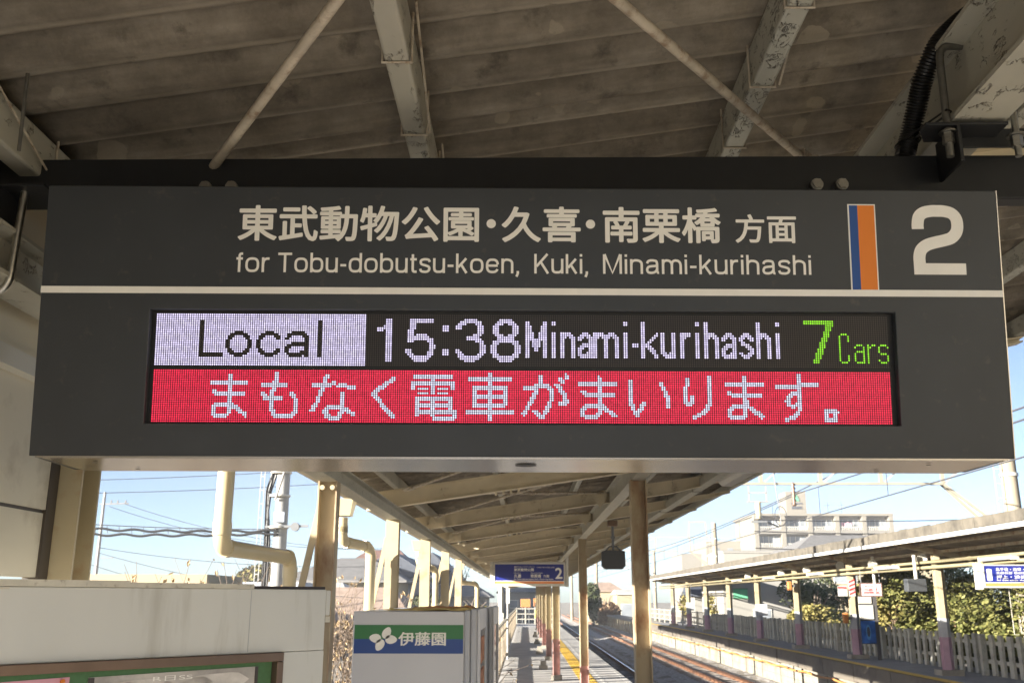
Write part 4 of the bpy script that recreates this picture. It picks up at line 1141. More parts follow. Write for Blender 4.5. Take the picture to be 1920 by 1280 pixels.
for k, (x, z, w) in enumerate(((.02, 1.25, .8), (1.05, 1.3, .75))):
    t = thing('orange_box', ('orange box on legs left of the yellow board', 'orange box on legs above the yellow board')[k], 'box', (x, 81 + k, 0), 'orange boxes beyond the gate')
    m = MB(); m.box(-w / 2, w / 2, 0, .4, z, z + .65); m.build('cabinet', 'orange_plastic', t, bevel=.02)
    m = MB(); m.box(-.3, -.24, .1, .2, 0, z); m.box(.24, .3, .1, .2, 0, z); m.build('legs', 'grey_steel', t)
m = MB(); m.box(-.12, .12, -.1, .1, 0, .22); m.box(-.08, .08, -.07, .07, .22, .45)
for k in range(4):
    o = m.build('concrete_block', 'concrete') if k == 0 else o.copy()
    if k: COL.objects.link(o)
    o.location = (.50, 28.3 + 7.8 * k, 0); o.scale = (1, 1, .5 + .1 * (k % 2))
    tag(o, ['small cream concrete block on the walkway left of the nearest pink column', 'second concrete block along the row of pink columns', 'third concrete block along the row of pink columns', 'farthest concrete block along the row of pink columns'][k], 'block', 'concrete blocks by the pink columns')
tag(MB().box(-.25, .25, -.2, .2, 0, .12).build('red_lamp_box', 'red_paint'), 'small red lamp fixed high on a far pink column', 'lamp').location = (.66, 40.2, 2.38)

# ================================================================== OPPOSITE PLATFORM
_before = set(bpy.data.objects)
oc = thing('opposite_canopy', 'long low canopy with white fascia and grey roof edge over the opposite platform', 'canopy', (0, 0, 0))
m = MB(); m.box(9.36, 9.42, 10, 75, 3.30, 3.40); m.build('fascia', 'fascia_white', oc)
m = MB()
y = 10.0
while y < 74.9:
    h = R.uniform(-.015, .015); m.box(9.43, 9.50, y + .004, y + .446, 3.38, 3.66 + h); y += .45
m.build('roof_edge', 'roof_edge', oc)
m = MB(); m.prism([(9.5, 3.42), (11.2, 3.12), (13.2, 3.35), (13.2, 3.42), (11.2, 3.22), (9.5, 3.60)], (0, 75, 0), (1, 0, 0), (0, 0, 1), 65); m.build('roof', 'under_roof', oc)
m = MB(); m.box(13.15, 13.25, 10, 75, 2.85, 3.5); m.build('rear_board', 'under_roof', oc)
for k in range(13):
    y = 11.1 + 6.4 * k if k else 11.2
    if y > 75: break
    m = MB(); m.bar((9.5, y, 3.34), (11.1, y, 3.02), .08, .14); m.bar((11.1, y, 3.02), (13.1, y, 3.24), .08, .14); m.build('rafter', 'cream_rust', oc)
for x, z in ((10.0, 3.24), (10.7, 3.10), (12.1, 3.15)):
    m = MB(); m.box(x - .03, x + .03, 10, 75, z, z + .08); m.build('purlin', 'cream_rust', oc)
cols = [17.5, 23.9, 30.5, 36.9, 43.2, 49.4, 55.8, 62.0, 68.6]
for y in cols:
    m = MB(); m.hbeam((10.5, y, .0), (10.5, y, 3.06), .16, .16, .012, .01, up=(0, 1, 0)); o = m.build('column', 'cream', oc)
    m = MB(); m.tube([(10.68, y + .1, .1), (10.68, y + .1, 3.0)], .055, 10); m.build('pipe', 'cream', o, smooth=True)
    for m_, z0, z1, nm in (('shaded_pink_paint', .14, .95, 'painted_foot'), ('shade_and_plate_blue', .9505, 1.42, 'shade_band')):  # shade on the column is put into the foot and band colours
        m = MB(); w = .004
        m.box(10.5 - .08 - w, 10.5 + .08 + w, y - .08 - w, y - .068 + w, z0, z1); m.box(10.5 - .08 - w, 10.5 + .08 + w, y + .068 - w, y + .08 + w, z0, z1); m.box(10.495 - w, 10.505 + w, y - .062, y + .062, z0, z1)
        m.tube([(10.68, y + .1, z0), (10.68, y + .1, z1)], .059, 10, cap=False)
        m.build(nm, m_, o)
    m = MB(); m.box(10.28, 10.86, y - .18, y + .28, 0, .14); m.build('footing', 'concrete', o)
for z, r_, x in ((2.865, .040, 10.34), (2.725, .045, 10.36)):
    m = MB(); m.tube([(x, 10, z), (x, 74, z)], r_, 10)
    o = m.build('conduit', 'tube_cream', oc, smooth=True)
    y = 12.0
    while y < 74:
        m = MB(); m.tube([(x, y, z), (x, y + .12, z)], r_ * 1.25, 10); m.build('collar', 'tube_cream', o, smooth=True); y += 3.2
for y in (14.0, 20.2, 26.7, 33.5, 40.0, 46.2):
    t = thing('tube_lamp', {14.0: 'white tube lamp on the conduits, nearest of the row', 20.2: 'white tube lamp on the conduits above the blue platform 1 sign', 26.7: 'white tube lamp on the conduits between the blue sign and the pink notice',
                            33.5: 'white tube lamp on the conduits just left of the pink notice', 40.0: 'white tube lamp on the conduits left of the orange horn', 46.2: 'farthest white tube lamp visible on the conduits'}[y], 'lamp', (10.22, y, 2.80), 'tube lamps of the opposite canopy')
    m = MB(); m.tube([(0, -.75, 0), (0, .75, 0)], .05, 10); m.build('tube', 'lamp_white', t, smooth=True)
    for e in (-.8, .75):
        m = MB(); m.box(-.04, .14, e, e + .05, -.05, .05); m.build('holder', 'fascia_white', t)
for k, (y, z) in enumerate(((31.2, 3.02), (35.0, 2.98), (24.6, 2.96), (28.2, 2.96), (38.6, 2.96), (44.5, 2.96))):
    t = thing('loudspeaker', ('round loudspeaker under the roof above the pink notice', 'loudspeaker under the roof left of the pink notice', 'small loudspeaker near the mauve footed column right of the pink notice', 'loudspeaker between the pink notice and the grey monitor', 'loudspeaker above the orange horn box', 'farthest loudspeaker on the cream conduits')[k], 'loudspeaker', (10.4, y, z), 'loudspeakers on the conduits')
    m = MB(); m.tube([(0, -.12, 0), (0, .0, 0), (0, .12, 0)], [.15, .11, .04], 12); m.build('horn', 'trim_pale', t, smooth=True)
    m = MB(); m.tube([(0, .05, 0), (0, .05, .22)], .02, 6); m.build('bracket', 'cream', t)
# signs and boards over there
s1 = thing('platform_sign', 'blue hanging platform 1 sign of the opposite platform at the right edge', 'sign', (10.78 - .45, 19.25, 2.41))
m = MB(); m.box(-.92, 1.1, 0, .2, .195, .222); m.box(-.92, 1.1, 0, .2, -.268, -.235); m.box(-.92, -.87, 0, .2, -.2345, .1945); m.box(1.05, 1.1, 0, .2, -.2345, .1945); m.build('frame', 'fascia_white', s1, bevel=.006)
m = MB(); m.box(-.869, 1.049, .012, .19, -.2345, .1945); m.build('panel', 'sign_blue', s1)
m = MB(); m.box(-.868, 1.048, .007, .0118, -.234, -.165); m.build('orange_band', 'sign_orange', s1)
m = MB(); m.box(-.868, 1.048, .005, .0118, -.1645, -.150); m.build('white_band', 'sign_white', s1)
lettering('platform_number', '1', 'sign_white', s1, (0, .0085, 0), (1, 0, 0), (0, 0, 1), -.82, -.71, -.12, .13, .03)
for s_, a, b, c, d in (('北千住・浅草・大手町', -.62, .30, .085, .155), ('北春日部 春日部 せんげん台', -.62, .50, .02, .070), ('押上・渋谷 方面', -.62, .30, -.075, .0), ('for Kita-senju, Asakusa, Otemachi', -.62, .50, -.130, -.090)):
    lettering('lettering', s_, 'sign_white', s1, (0, .0085, 0), (1, 0, 0), (0, 0, 1), a, b, c, d, .012)
for x in (-.97, 1.15):
    m = MB(); m.box(x - .05, x + .05, .02, .18, -.30, .26); m.build('hanger_post', 'fascia_white', s1)
pn = thing('pink_notice_sign', 'pink hanging notice in a dark frame on the opposite platform', 'sign', (11.09 - .45, 29.05, 2.20))
m = MB(); m.box(-.36, .36, 0, .06, .19, .22); m.box(-.36, .36, 0, .06, -.22, -.19); m.box(-.36, -.33, 0, .06, -.189, .189); m.box(.33, .36, 0, .06, -.189, .189); m.build('frame', 'bronze', pn)
m = MB(); m.box(-.329, .329, .01, .05, -.189, .189); m.build('panel', 'sign_pink', pn)
m = MB(); m.box(-.24, .24, .006, .0098, -.115, -.07); m.build('red_bar', 'red_paint', pn)
for s_, c, d in (('のりかえ', .07, .14), ('ご案内', -.03, .04)):
    lettering('lettering', s_, 'red_paint', pn, (0, .007, 0), (1, 0, 0), (0, 0, 1), -.19, .19, c, d, .02)
for x in (-.30, .30):
    m = MB(); m.tube([(x, .03, .22), (x, .03, .62)], .012, 6); m.build('hanger', 'grey_steel', pn)
st = thing('advert_stand', 'dark stand with a white panel over a glossy blue poster on the opposite platform', 'poster stand', (11.33 - .45, 29.95, 0))
m = MB(); m.box(.12, .23, -.03, .03, 0, 2.05); m.box(-.36, .119, -.02, .02, .50, 2.02); m.build('frame', 'stand_dark', st)
m = MB(); m.box(-.38, .10, -.06, -.021, 1.27, 1.72); m.build('white_panel', 'lamp_white', st, bevel=.02)
m = MB(); m.box(-.37, .06, -.05, -.021, 1.77, 1.98); m.build('lamp_box', 'fascia_white', st, bevel=.01)
m = MB(); m.box(-.355, .10, -.045, -.021, .52, 1.22); o = m.build('poster', 'poster_blue', st)
m = MB(); m.prism([(-.13 + .08 * cos(2 * pi * k / 16), .86 + .24 * sin(2 * pi * k / 16)) for k in range(16)], (0, -.0455, 0), (1, 0, 0), (0, 0, 1), .003); m.build('pale_oval', 'oval_blue', o)
m = MB(); m.prism([(-.13 + .055 * cos(2 * pi * k / 12), .88 + .16 * sin(2 * pi * k / 12)) for k in range(12)], (0, -.0490, 0), (1, 0, 0), (0, 0, 1), .003); m.build('dark_oval', 'roof_slate', o)
t = thing('striped_marker', 'red and white striped board on the column beside the pink notice', 'marker', (10.42, 30.3, 2.25))
m = MB(); m.box(-.06, .14, -.04, 0, -.25, .27); m.build('board', 'lamp_white', t)
m = MB()
for k in range(4): m.prism([(-.06, -.22 + k * .13), (.14, -.14 + k * .13), (.14, -.08 + k * .13), (-.06, -.16 + k * .13)], (0, -.041, 0), (1, 0, 0), (0, 0, 1), .002)
m.build('stripes', 'red_paint', t)
t = thing('white_plate', 'small white plate left of the red striped marker', 'sign', (10.18, 30.35, 2.2))
m = MB(); m.box(-.16, .14, 0, .03, -.20, .14); m.build('plate', 'lamp_white', t); m = MB(); m.box(-.16, .14, -.003, -.0005, .05, .10); m.build('red_line', 'red_paint', t)
for k, (x, y, z, h, lab) in enumerate(((10.26, 36.7, 2.42, .36, 'orange horn box high on the second mauve footed column'), (10.25, 30.4, 1.30, .34, 'orange box low on the column beside the poster stand'))):
    t = thing('orange_horn', lab, 'horn', (x, y, z), 'orange boxes on the columns')
    m = MB(); m.box(-.13, .05, -.08, .08, -h / 2, h / 2); m.build('case', 'orange_plastic', t, bevel=.04)
    m = MB(); m.box(.05, .16, -.03, .03, -.04, .04); m.build('bracket', 'grey_steel', t)
t = thing('hanging_monitor', 'grey monitor hung on a tube between the pink notice and the blue sign', 'monitor', (10.60 - .45, 24.4, 2.27))
m = MB(); m.box(-.30, .22, -.15, .15, -.17, .17); m.build('housing', 'monitor_grey', t, bevel=.02)
m = MB(); m.tube([(0, 0, .17), (0, 0, .8)], .05, 8); m.build('hanger_pole', 'fascia_white', t, smooth=True)
t = thing('hanging_tube', 'cream pipe end hanging beside the grey monitor', 'pipe', (10.45, 28.2, 2.2))
m = MB(); m.tube([(0, 0, -.1), (0, 0, 1.0)], .045, 8); m.build('pipe', 'fascia_white', t, smooth=True)
for k, (y, lab) in enumerate(((43.1, 'pale station name plate on the third column of the opposite row'), (61.9, 'far pale name plate near the white railing'))):
    t = thing('name_plate', lab, 'sign', (10.62, y, 1.42), 'name plates on columns')
    m = MB(); m.box(-.28, .28, -.18, -.14, -.26, .26); m.build('plate', 'shade_and_plate_blue', t, bevel=.02)
    m = MB(); m.box(-.2, .2, -.145, -.0, -.05, .05); m.build('bracket', 'grey_steel', t)
# concrete picket fence behind it and white railing farther on
t = thing('concrete_fence', 'grey concrete picket fence behind the opposite platform', 'fence', (11.6, 0, 0))
proto = None; y = 15.0; k = 0
m = MB(); h = 1.02
m.prism([(-.09, .02), (.09, .02), (.10, .35), (.075, .42), (.10, .75), (.09, h - .02), (.06, h), (-.06, h), (-.09, h - .02), (-.10, .75), (-.075, .42), (-.10, .35)], (.03, 0, 0), (0, 1, 0), (0, 0, 1), .07)
proto = m.build('picket', 'fence_concrete', t)
while y < 59.5:
    if k % 5 != 0:
        o = proto if k == 1 else proto.copy()
        if k != 1: COL.objects.link(o)
        o.parent = t; o.location = (0, y, 0); o.scale = (1, R.uniform(.94, 1.06), R.uniform(.97, 1.03)); o.rotation_euler = (R.uniform(-.015, .015), 0, 0)
    y += .45; k += 1
for z in (.30, .76):
    m = MB(); m.box(.101, .17, 14.5, 59.5, z, z + .10); m.build('rail', 'fence_concrete', t)
for k in range(20):
    m = MB(); m.box(-.04, .10, 14.93 + k * 2.25, 15.07 + k * 2.25, 0, 1.03); m.build('post', 'fence_concrete', t)
t = thing('white_railing', 'white tubular railing at the far part of the opposite platform', 'railing', (11.4, 0, 0))
m = MB()
for z in (.25, .62, 1.0): m.box(-.03, .03, 60, 100, z, z + .06)
y = 60.6
while y < 100: m.box(-.015, .015, y, y + .03, .312, .99); y += .5
m.build('rails', 'white_rail', t)
for k in range(14):
    m = MB(); m.box(-.05, .05, 60 + k * 3, 60.1 + k * 3, 0, 1.1); m.build('post', 'white_rail', t)

# move the whole opposite side to its true distance
for o in set(bpy.data.objects) - _before:
    if o.parent: continue
    if o.name.split('.')[0] in ('opposite_canopy', 'concrete_fence', 'white_railing'):
        o.location = (o.location.x + (.45 if o.location.x < 1 else .35), .8, 0); o.scale = (1, 1.075, 1)
    else: o.location = (o.location.x + .45, 1.075 * o.location.y + .8, o.location.z)
for o in OPP + OPPT: o.location = (.45, .8, 0); o.scale = (1, 1.075, 1)
for o in OPP: struct(o)

# ================================================================== VEGETATION
def leaves(mb, c, r, n, s, rnd, shell=.55, gaps=0.0):
    cx, cy, cz = c
    blobs = [(rnd.gauss(0, .5), rnd.gauss(0, .5), rnd.gauss(0, .5), rnd.uniform(.28, .55)) for _ in range(34)]
    for _ in range(n):
        bx, by, bz, br = rnd.choice(blobs)
        while True:
            x, y, z = (rnd.uniform(-1, 1) for _ in range(3)); q = x * x + y * y + z * z
            if shell < q < 1: break
        x, y, z = bx + x * br, by + y * br, bz + z * br
        L = sqrt(x * x + y * y + z * z)
        if L > 1: x, y, z = x / L * rnd.uniform(.8, 1), y / L * rnd.uniform(.8, 1), z / L * rnd.uniform(.8, 1)
        p = Vector((cx + x * r[0], cy + y * r[1], cz + z * r[2]))
        a = Vector((rnd.gauss(0, 1), rnd.gauss(0, 1), rnd.gauss(0, 1))).normalized(); b = a.orthogonal().normalized()
        k = s * rnd.uniform(.6, 1.3)
        mb.add([p - a * k, p + b * k * .55, p + a * k, p - b * k * .55], [(0, 1, 2, 3)])
def limbs(mb, p, d, L, r, depth, rnd, ends, spread=.6):
    q = p + d * L
    mb.tube([p, p.lerp(q, .5) + Vector((rnd.gauss(0, .04), rnd.gauss(0, .04), 0)) * L, q], [r, r * .85, r * .7], 5 if depth < 2 else 4, cap=False)
    if depth == 0: ends.append(q); return
    for _ in range(rnd.choice((2, 3, 3))):
        nd = (d + Vector((rnd.gauss(0, spread), rnd.gauss(0, spread), rnd.gauss(.08, spread * .6)))).normalized()
        ends.append(q.copy()); limbs(mb, q, nd, L * rnd.uniform(.62, .85), r * .66, depth - 1, rnd, ends, spread)
def tree(name, label, cat, loc, crown, n, s, m_, group=None, seed=1, trunk=1.6):
    t = thing(name, label, cat, loc, group); rnd = random.Random(seed); m = MB()
    for c in crown: leaves(m, c[:3], c[3:], n // len(crown), s, rnd)
    m.build('crown', m_, t)
    m = MB(); ends = []
    limbs(m, Vector((0, 0, 0)), Vector((.03, .02, 1)).normalized(), trunk, .11, 2, rnd, ends); m.build('trunk', 'bark', t)
    return t
def bare(name, label, cat, loc, L, r, depth, seed, m_='twig', pods=None, podn=0, pods_s=.04, group=None, spread=.6, stems=1):
    t = thing(name, label, cat, loc, group); rnd = random.Random(seed); m = MB(); ends = []
    for k in range(stems):
        d = Vector((rnd.gauss(0, .25), rnd.gauss(0, .25), 1)).normalized()
        limbs(m, Vector((rnd.gauss(0, .15) * stems * .3, rnd.gauss(0, .15) * stems * .3, 0)), d, L, r, depth, rnd, ends, spread)
    m.build('branches', m_, t)
    if pods:
        m = MB()
        for _ in range(podn):
            p = rnd.choice(ends) + Vector((rnd.gauss(0, .022), rnd.gauss(0, .022), rnd.gauss(-.02, .02)))
            a = Vector((rnd.gauss(0, .6), rnd.gauss(0, .6), 1)).normalized(); b = a.orthogonal().normalized(); c = a.cross(b); k = pods_s * rnd.uniform(.6, 1.3)
            for e in (b, c): m.add([p - a * k, p + e * k * .5, p + a * k, p - e * k * .5], [(0, 1, 2, 3)])
        m.build('dry_leaves', pods, t)
    return t
G = 'evergreen trees behind the concrete fence'
tree('evergreen_tree', 'yellow green evergreen tree just left of the blue platform 1 sign', 'tree', (14.3, 25.6, ZG), [(0, 0, 3.1, 1.7, 2.0, 1.5), (.3, 1.0, 2.2, 1.5, 1.6, 1.2)], 22000, .072, 'leaf_hedge', G, 11)
tree('evergreen_tree', 'broad sunlit evergreen tree right of the last mauve footed column', 'tree', (14.4, 29.9, ZG), [(0, 0, 3.2, 1.9, 1.9, 1.5), (-.3, -.6, 2.0, 1.5, 1.8, 1.1)], 22000, .072, 'leaf_hedge', G, 12)
tree('evergreen_tree', 'evergreen tree with dark gaps directly behind the grey monitor', 'tree', (14.0, 34.2, ZG), [(0, 0, 3.1, 1.8, 1.8, 1.4), (0, .5, 1.9, 1.4, 1.5, 1.0)], 18000, .078, 'leaf_hedge', G, 13)
tree('evergreen_tree', 'olive evergreen tree beside the bare brown bushes', 'tree', (14.1, 38.0, ZG), [(0, 0, 3.0, 1.6, 2.0, 1.5)], 9000, .10, 'leaf_olive', G, 14)
tree('evergreen_tree', 'evergreen tree at the right edge under the blue platform 1 sign', 'tree', (14.2, 21.6, ZG), [(0, 0, 2.8, 1.6, 2.0, 1.4)], 10000, .085, 'leaf_hedge', G, 15)
tree('dark_shrub', 'dark green pine shrub behind the fence next to the orange horn', 'shrub', (16.3, 57.5, ZG), [(0, 0, 3.6, 1.7, 2.2, 1.3), (.6, -1, 2.8, 1.4, 1.6, 1.2)], 5000, .11, 'leaf_dark', None, 16)
tree('olive_bush', 'low yellow olive bush behind the fence under the dark pine shrub', 'bush', (14.6, 50.6, ZG), [(0, 0, 2.1, 1.3, 3.0, .9)], 4000, .10, 'leaf_olive', 'low bushes behind the opposite fence', 17)
tree('olive_bush', 'bright low bush behind the fence left of the poster stand', 'bush', (14.0, 41.5, ZG), [(0, 0, 1.9, 1.1, 3.0, .8)], 4500, .09, 'leaf_hedge', 'low bushes behind the opposite fence', 18)
tree('olive_bush', 'golden bush behind the white railing', 'bush', (14.0, 70, ZG), [(0, 0, 2.6, 1.4, 3.0, 1.3)], 3000, .13, 'leaf_olive', 'low bushes behind the opposite fence', 19)
tree('olive_bush', 'small golden bush at the far end of the white railing', 'bush', (14.6, 86, ZG), [(0, 0, 2.8, 1.4, 3.0, 1.4)], 2500, .15, 'leaf_olive', 'low bushes behind the opposite fence', 20)
tree('white_blossom_bush', 'round bush with pale blossom behind the second column of the opposite row', 'bush', (16.4, 46.5, ZG), [(0, 0, 3.1, 1.0, 1.0, .8)], 2500, .09, 'leaf_white', None, 21)
for k, (x, y, lab) in enumerate(((15.0, 40.0, 'bare brown thicket left of the pink notice'), (15.8, 43.8, 'bare reddish thicket between the columns left of the pink notice'), (14.6, 35.5, 'bare grey thicket behind the poster stand'))):
    bare('bare_thicket', lab, 'thicket', (x, y, ZG), 1.15, .03, 4, 30 + k, 'twig', 'leaf_brown', 900, .05, 'bare thickets behind the opposite fence', .5, 4)
for k, (x, y, L, lab) in enumerate(((-2.75, 8.6, 1.15, 'bare shrub hung with dry tan leaves at the left of the bent downpipe'), (-2.2, 9.0, 1.13, 'bare shrub with dry tan leaves behind the bent downpipe'), (-2.25, 10.2, 1.12, 'bare shrub with dry leaves between the downpipe and the dark column'))):
    bare('bare_shrub', lab, 'shrub', (x, y, ZG), L, .016, 4, 40 + k, 'twig', 'leaf_pod', 560, .026, 'bare shrubs beyond the platform', .42, 6)
tree('garden_tree', 'small dark bush below the blue grey house', 'bush', (-7.0, 70, ZG), [(0, 0, 2.0, 1.8, 1.5, 1.6)], 2000, .09, 'leaf_dark', None, 22)
tree('garden_tree', 'low green hedge in front of the small white house', 'hedge', (-3.9, 74, ZG), [(0, 0, 1.8, 2.6, .9, 1.0)], 2200, .09, 'leaf_olive', None, 23)
tree('roadside_tree', 'distant dark green tree beyond the near track', 'tree', (8.0, 118, ZG), [(0, 0, 3.0, 1.0, 2, 2.2)], 2500, .2, 'leaf_dark', None, 24)
tree('roadside_tree', 'distant brown bush in front of the hip roofed house', 'bush', (9.9, 126, ZG), [(0, 0, 1.6, 2.2, 2, 1.5)], 2500, .2, 'leaf_brown', None, 25)
tree('roadside_tree', 'far round olive tree on the left horizon', 'tree', (-31.5, 120, ZG), [(0, 0, 5.0, 4, 4, 2.2)], 2500, .4, 'leaf_olive', None, 26)
bare('bare_tree', 'far grey bare tree on the left horizon', 'tree', (-28, 130, ZG), 2.4, .14, 4, 50, 'twig', 'leaf_brown', 500, .25, None, .5, 2)
bare('bare_tree', 'grey bare tree behind the small white house', 'tree', (-6.0, 100, ZG), 2.2, .1, 4, 51, 'twig', 'leaf_brown', 400, .12, None, .5, 2)

# ================================================================== HOUSES
def house(name, label, loc, w, d, h, rh, wall, roof, windows=(), axis='x', hip=0.0, over=.5, group=None, cat='house', far=1.0):
    """base centre of the front (-y) wall at loc; windows (x0, x1, z0, z1, side)"""
    if far != 1.0:       # set farther off at the same bearing, with the size it then has
        f_ = lambda z: 1.9 - ZG + (z + ZG - 1.9) * far
        loc = (loc[0] * far, loc[1] * far, ZG); w *= far; d *= far; h = f_(h); rh *= far; hip *= far; over *= far
        windows = [(a * far, b * far, f_(c), f_(e), s_) for a, b, c, e, s_ in windows]
    t = thing(name, label, cat, loc, group); m = MB()
    m.box(-w / 2, w / 2, 0, d, 0, h); 
    if axis == 'x': g = [(-w / 2, h), (-w / 2, h)]
    m.build('wall', wall, t)
    m = MB(); o = over; e = h - .02
    if axis == 'x':
        A = [(-w / 2 - o, -o, e), (w / 2 + o, -o, e), (w / 2 + o, d + o, e), (-w / 2 - o, d + o, e), (-w / 2 - o + hip, d / 2, e + rh), (w / 2 + o - hip, d / 2, e + rh)]
        F = [(0, 1, 5, 4), (1, 2, 5), (2, 3, 4, 5), (3, 0, 4)]
    else:
        A = [(-w / 2 - o, -o, e), (w / 2 + o, -o, e), (w / 2 + o, d + o, e), (-w / 2 - o, d + o, e), (0, -o + hip, e + rh), (0, d + o - hip, e + rh)]
        F = [(1, 2, 5, 4), (3, 0, 4, 5), (0, 1, 4), (2, 3, 5)]
    low = [(x, y, z - .16) for x, y, z in A[:4]]
    m.add(A + low, F + [(0, 6, 7, 1), (1, 7, 8, 2), (2, 8, 9, 3), (3, 9, 6, 0), (6, 9, 8, 7)])
    m.build('roof', roof, t)
    for (x0, x1, z0, z1, side) in windows:
        f = MB(); g = MB()
        if side == 'f': f.box(x0, x1, -.06, -.003, z0, z1); g.box(x0 + .07, x1 - .07, -.075, -.0605, z0 + .07, z1 - .07)
        elif side == 'r': f.box(w / 2 + .003, w / 2 + .06, x0, x1, z0, z1); g.box(w / 2 + .0605, w / 2 + .075, x0 + .07, x1 - .07, z0 + .07, z1 - .07)
        else: f.box(-w / 2 - .06, -w / 2 - .003, x0, x1, z0, z1); g.box(-w / 2 - .075, -w / 2 - .0605, x0 + .07, x1 - .07, z0 + .07, z1 - .07)
        fo = f.build('window', 'fascia_white', t); g.build('pane', 'window_dark', fo)
    return t
HG = 'houses beyond the platform'
house('brown_roofed_house', 'house with reddish brown tiled roof behind the straight downpipe', (-7.1, 46, ZG), 3.6, 7, 4.1, 1.5, 'wall_cream', 'roof_brown', [(-1, 1, 2, 3.2, 'f')], 'x', 1.5, far=2.0)
house('grey_roofed_house', 'cream house with grey hipped roof between the dark column and the downpipe', (-5.5, 29.5, ZG), 3.4, 5, 3.75, .75, 'wall_cream', 'roof_grey', [(.5, 1.3, 1.8, 2.8, 'f')], 'x', 1.5, .3, far=2.6)
house('tan_roofed_annex', 'low annex with tan roof in front of the grey roofed house', (-4.25, 22.5, ZG), 3.0, 4.5, 2.75, .75, 'wall_cream', 'roof_tan', (), 'x', .8, .25, far=2.9)
t = house('box_dormer', 'small cream dormer like store with flat roof beside the dark column', (-5.6, 26, ZG), 1.6, 2.0, 3.45, .2, 'wall_cream', 'fascia_white', (), 'x', .3, .12, cat='shed', far=2.75)
house('blue_grey_house', 'two storey house with pale blue grey walls and dark slate roof', (-5.15, 38, ZG), 2.5, 9, 4.05, .95, 'wall_blue', 'roof_slate', [(1.0, 1.8, 2.2, 3.2, 'r'), (4.0, 4.8, 2.2, 3.2, 'r'), (.3, .9, 2.0, 3.1, 'f'), (-.9, -.4, 2.0, 3.1, 'f')], 'y', .2, .35, far=2.2)
house('slate_roofed_house', 'farther house with pale walls and steep dark roof behind the blue grey house', (-5.1, 54, ZG), 2.6, 8, 4.1, 1.6, 'wall_blue', 'roof_slate', [(-.6, .5, 2.2, 3.4, 'f'), (.8, 1.7, 2.0, 3.2, 'r')], 'y', .2, .35, far=1.8)
house('small_white_house', 'small white house with grey roof and one window left of the blue sign', (-3.15, 44, ZG), 2.7, 6, 3.35, .65, 'wall_white', 'roof_grey', [(.1, 1.0, 1.75, 2.75, 'f')], 'x', 1.0, .25, far=1.9)
house('white_depot', 'far white building with brown trim at the end of the walkway', (.2, 112, ZG), 6.5, 8, 4.0, .5, 'wall_white', 'roof_grey', [(-2, -1, 2.2, 3.1, 'f'), (.4, 1.6, 2.2, 3.1, 'f')], 'x', .5, .2, cat='building')
house('tan_roofed_house', 'house with pinkish tan roof just above the notice cabinet', (-6.0, 17.5, ZG), 2.6, 5, 2.95, .42, 'wall_cream', 'roof_tan', (), 'x', 1.0, .3, far=3.0)
for k, (x, y, w, z, lab, rf) in enumerate(((-12.3, 31, 4.6, 3.95, 'long pale yellow carport roof at the left horizon', 'wall_cream'), (-9.6, 36, 2.8, 3.8, 'blue grey carport roof right of the long yellow one', 'wall_blue'), (-9.4, 30, 3.4, 3.55, 'short pale yellow carport roof left of the tan roof', 'wall_cream'))):
    t = thing('carport', lab, 'carport', (x, y, ZG), 'carports by the road')
    m = MB(); m.box(-w / 2, w / 2, 0, 4, z - .3, z); m.build('roof', rf, t)
    for sx in (-1, 1):
        m = MB(); m.box(sx * (w / 2 - .25) - .1, sx * (w / 2 - .25) + .1, .1, .3, 0, z - .3); m.build('post', 'wall_white', t)
    m = MB(); m.box(-w / 2 + .4, w / 2 - .4, 3.5, 3.7, 0, z - .31); m.build('back_wall', 'wall_white', t)
# right hand side
t = thing('unseen_bounce_building', 'long cream building added out of view to bounce sunlight', 'building', (10.4, -40, 0))  # unseen behind the camera, added for sunlit bounce onto the board
m = MB(); m.box(0, 6, 0, 38, 0, 5.5); m.build('wall', 'wall_cream', t)
m = MB(); m.box(-.4, 6.4, -.4, 38.4, 5.502, 5.8); m.build('roof', 'roof_grey', t)
for k in range(9):
    m = MB(); m.box(-.05, -.003, 2 + k * 4, 4 + k * 4, 1, 2.6); m.build('window', 'window_dark', t)
house('white_house', 'white walled house behind the fence below the opposite canopy', (16.6, 66, ZG), 7.0, 8, 5.2, .5, 'wall_white', 'roof_grey', [(-1.6, -.4, 1.6, 2.6, 'f'), (1.4, 2.4, 1.4, 2.0, 'f')], 'x', .6, .25)
house('dark_roofed_house', 'house with dark low roof rising above the opposite canopy', (29.0, 84, ZG), 11, 9, 7.2, 1.6, 'wall_cream', 'roof_grey', [(-3, -1, 4.5, 6, 'f')], 'x', 3.0, .8)
house('white_flat_building', 'long white flat topped building in front of the apartment block', (27.4, 104, ZG), 13, 9, 8.1, .3, 'wall_white', 'wall_white', (), 'x', .2, .1, cat='building')
house('grey_blue_house', 'small house with grey blue roof behind the white railing', (15.6, 82, ZG), 3.4, 5, 3.6, 1.4, 'wall_white', 'roof_slate', (), 'x', .3, .3)
house('hip_roofed_house', 'distant house with brown hip roof beyond the bend of the tracks', (11.3, 142, ZG), 4.6, 6, 4.4, 1.2, 'wall_cream', 'roof_tan', [(-1.5, -.3, 1.8, 3, 'f')], 'x', 1.6, .4)
house('flat_roofed_house', 'distant cream house with brown front right of the hip roofed one', (14.2, 136, ZG), 3.4, 6, 4.0, .5, 'wall_cream', 'fascia_white', [(-1.2, 1.2, .6, 2.6, 'f')], 'x', .3, .3)
t = thing('green_panel', 'green framed panel on the white house wall under the opposite canopy', 'panel', (14.1, 65.4, 2.25))
m = MB(); m.box(-.46, .46, 0, .04, -.28, .28); m.build('sheet', 'net_green', t)
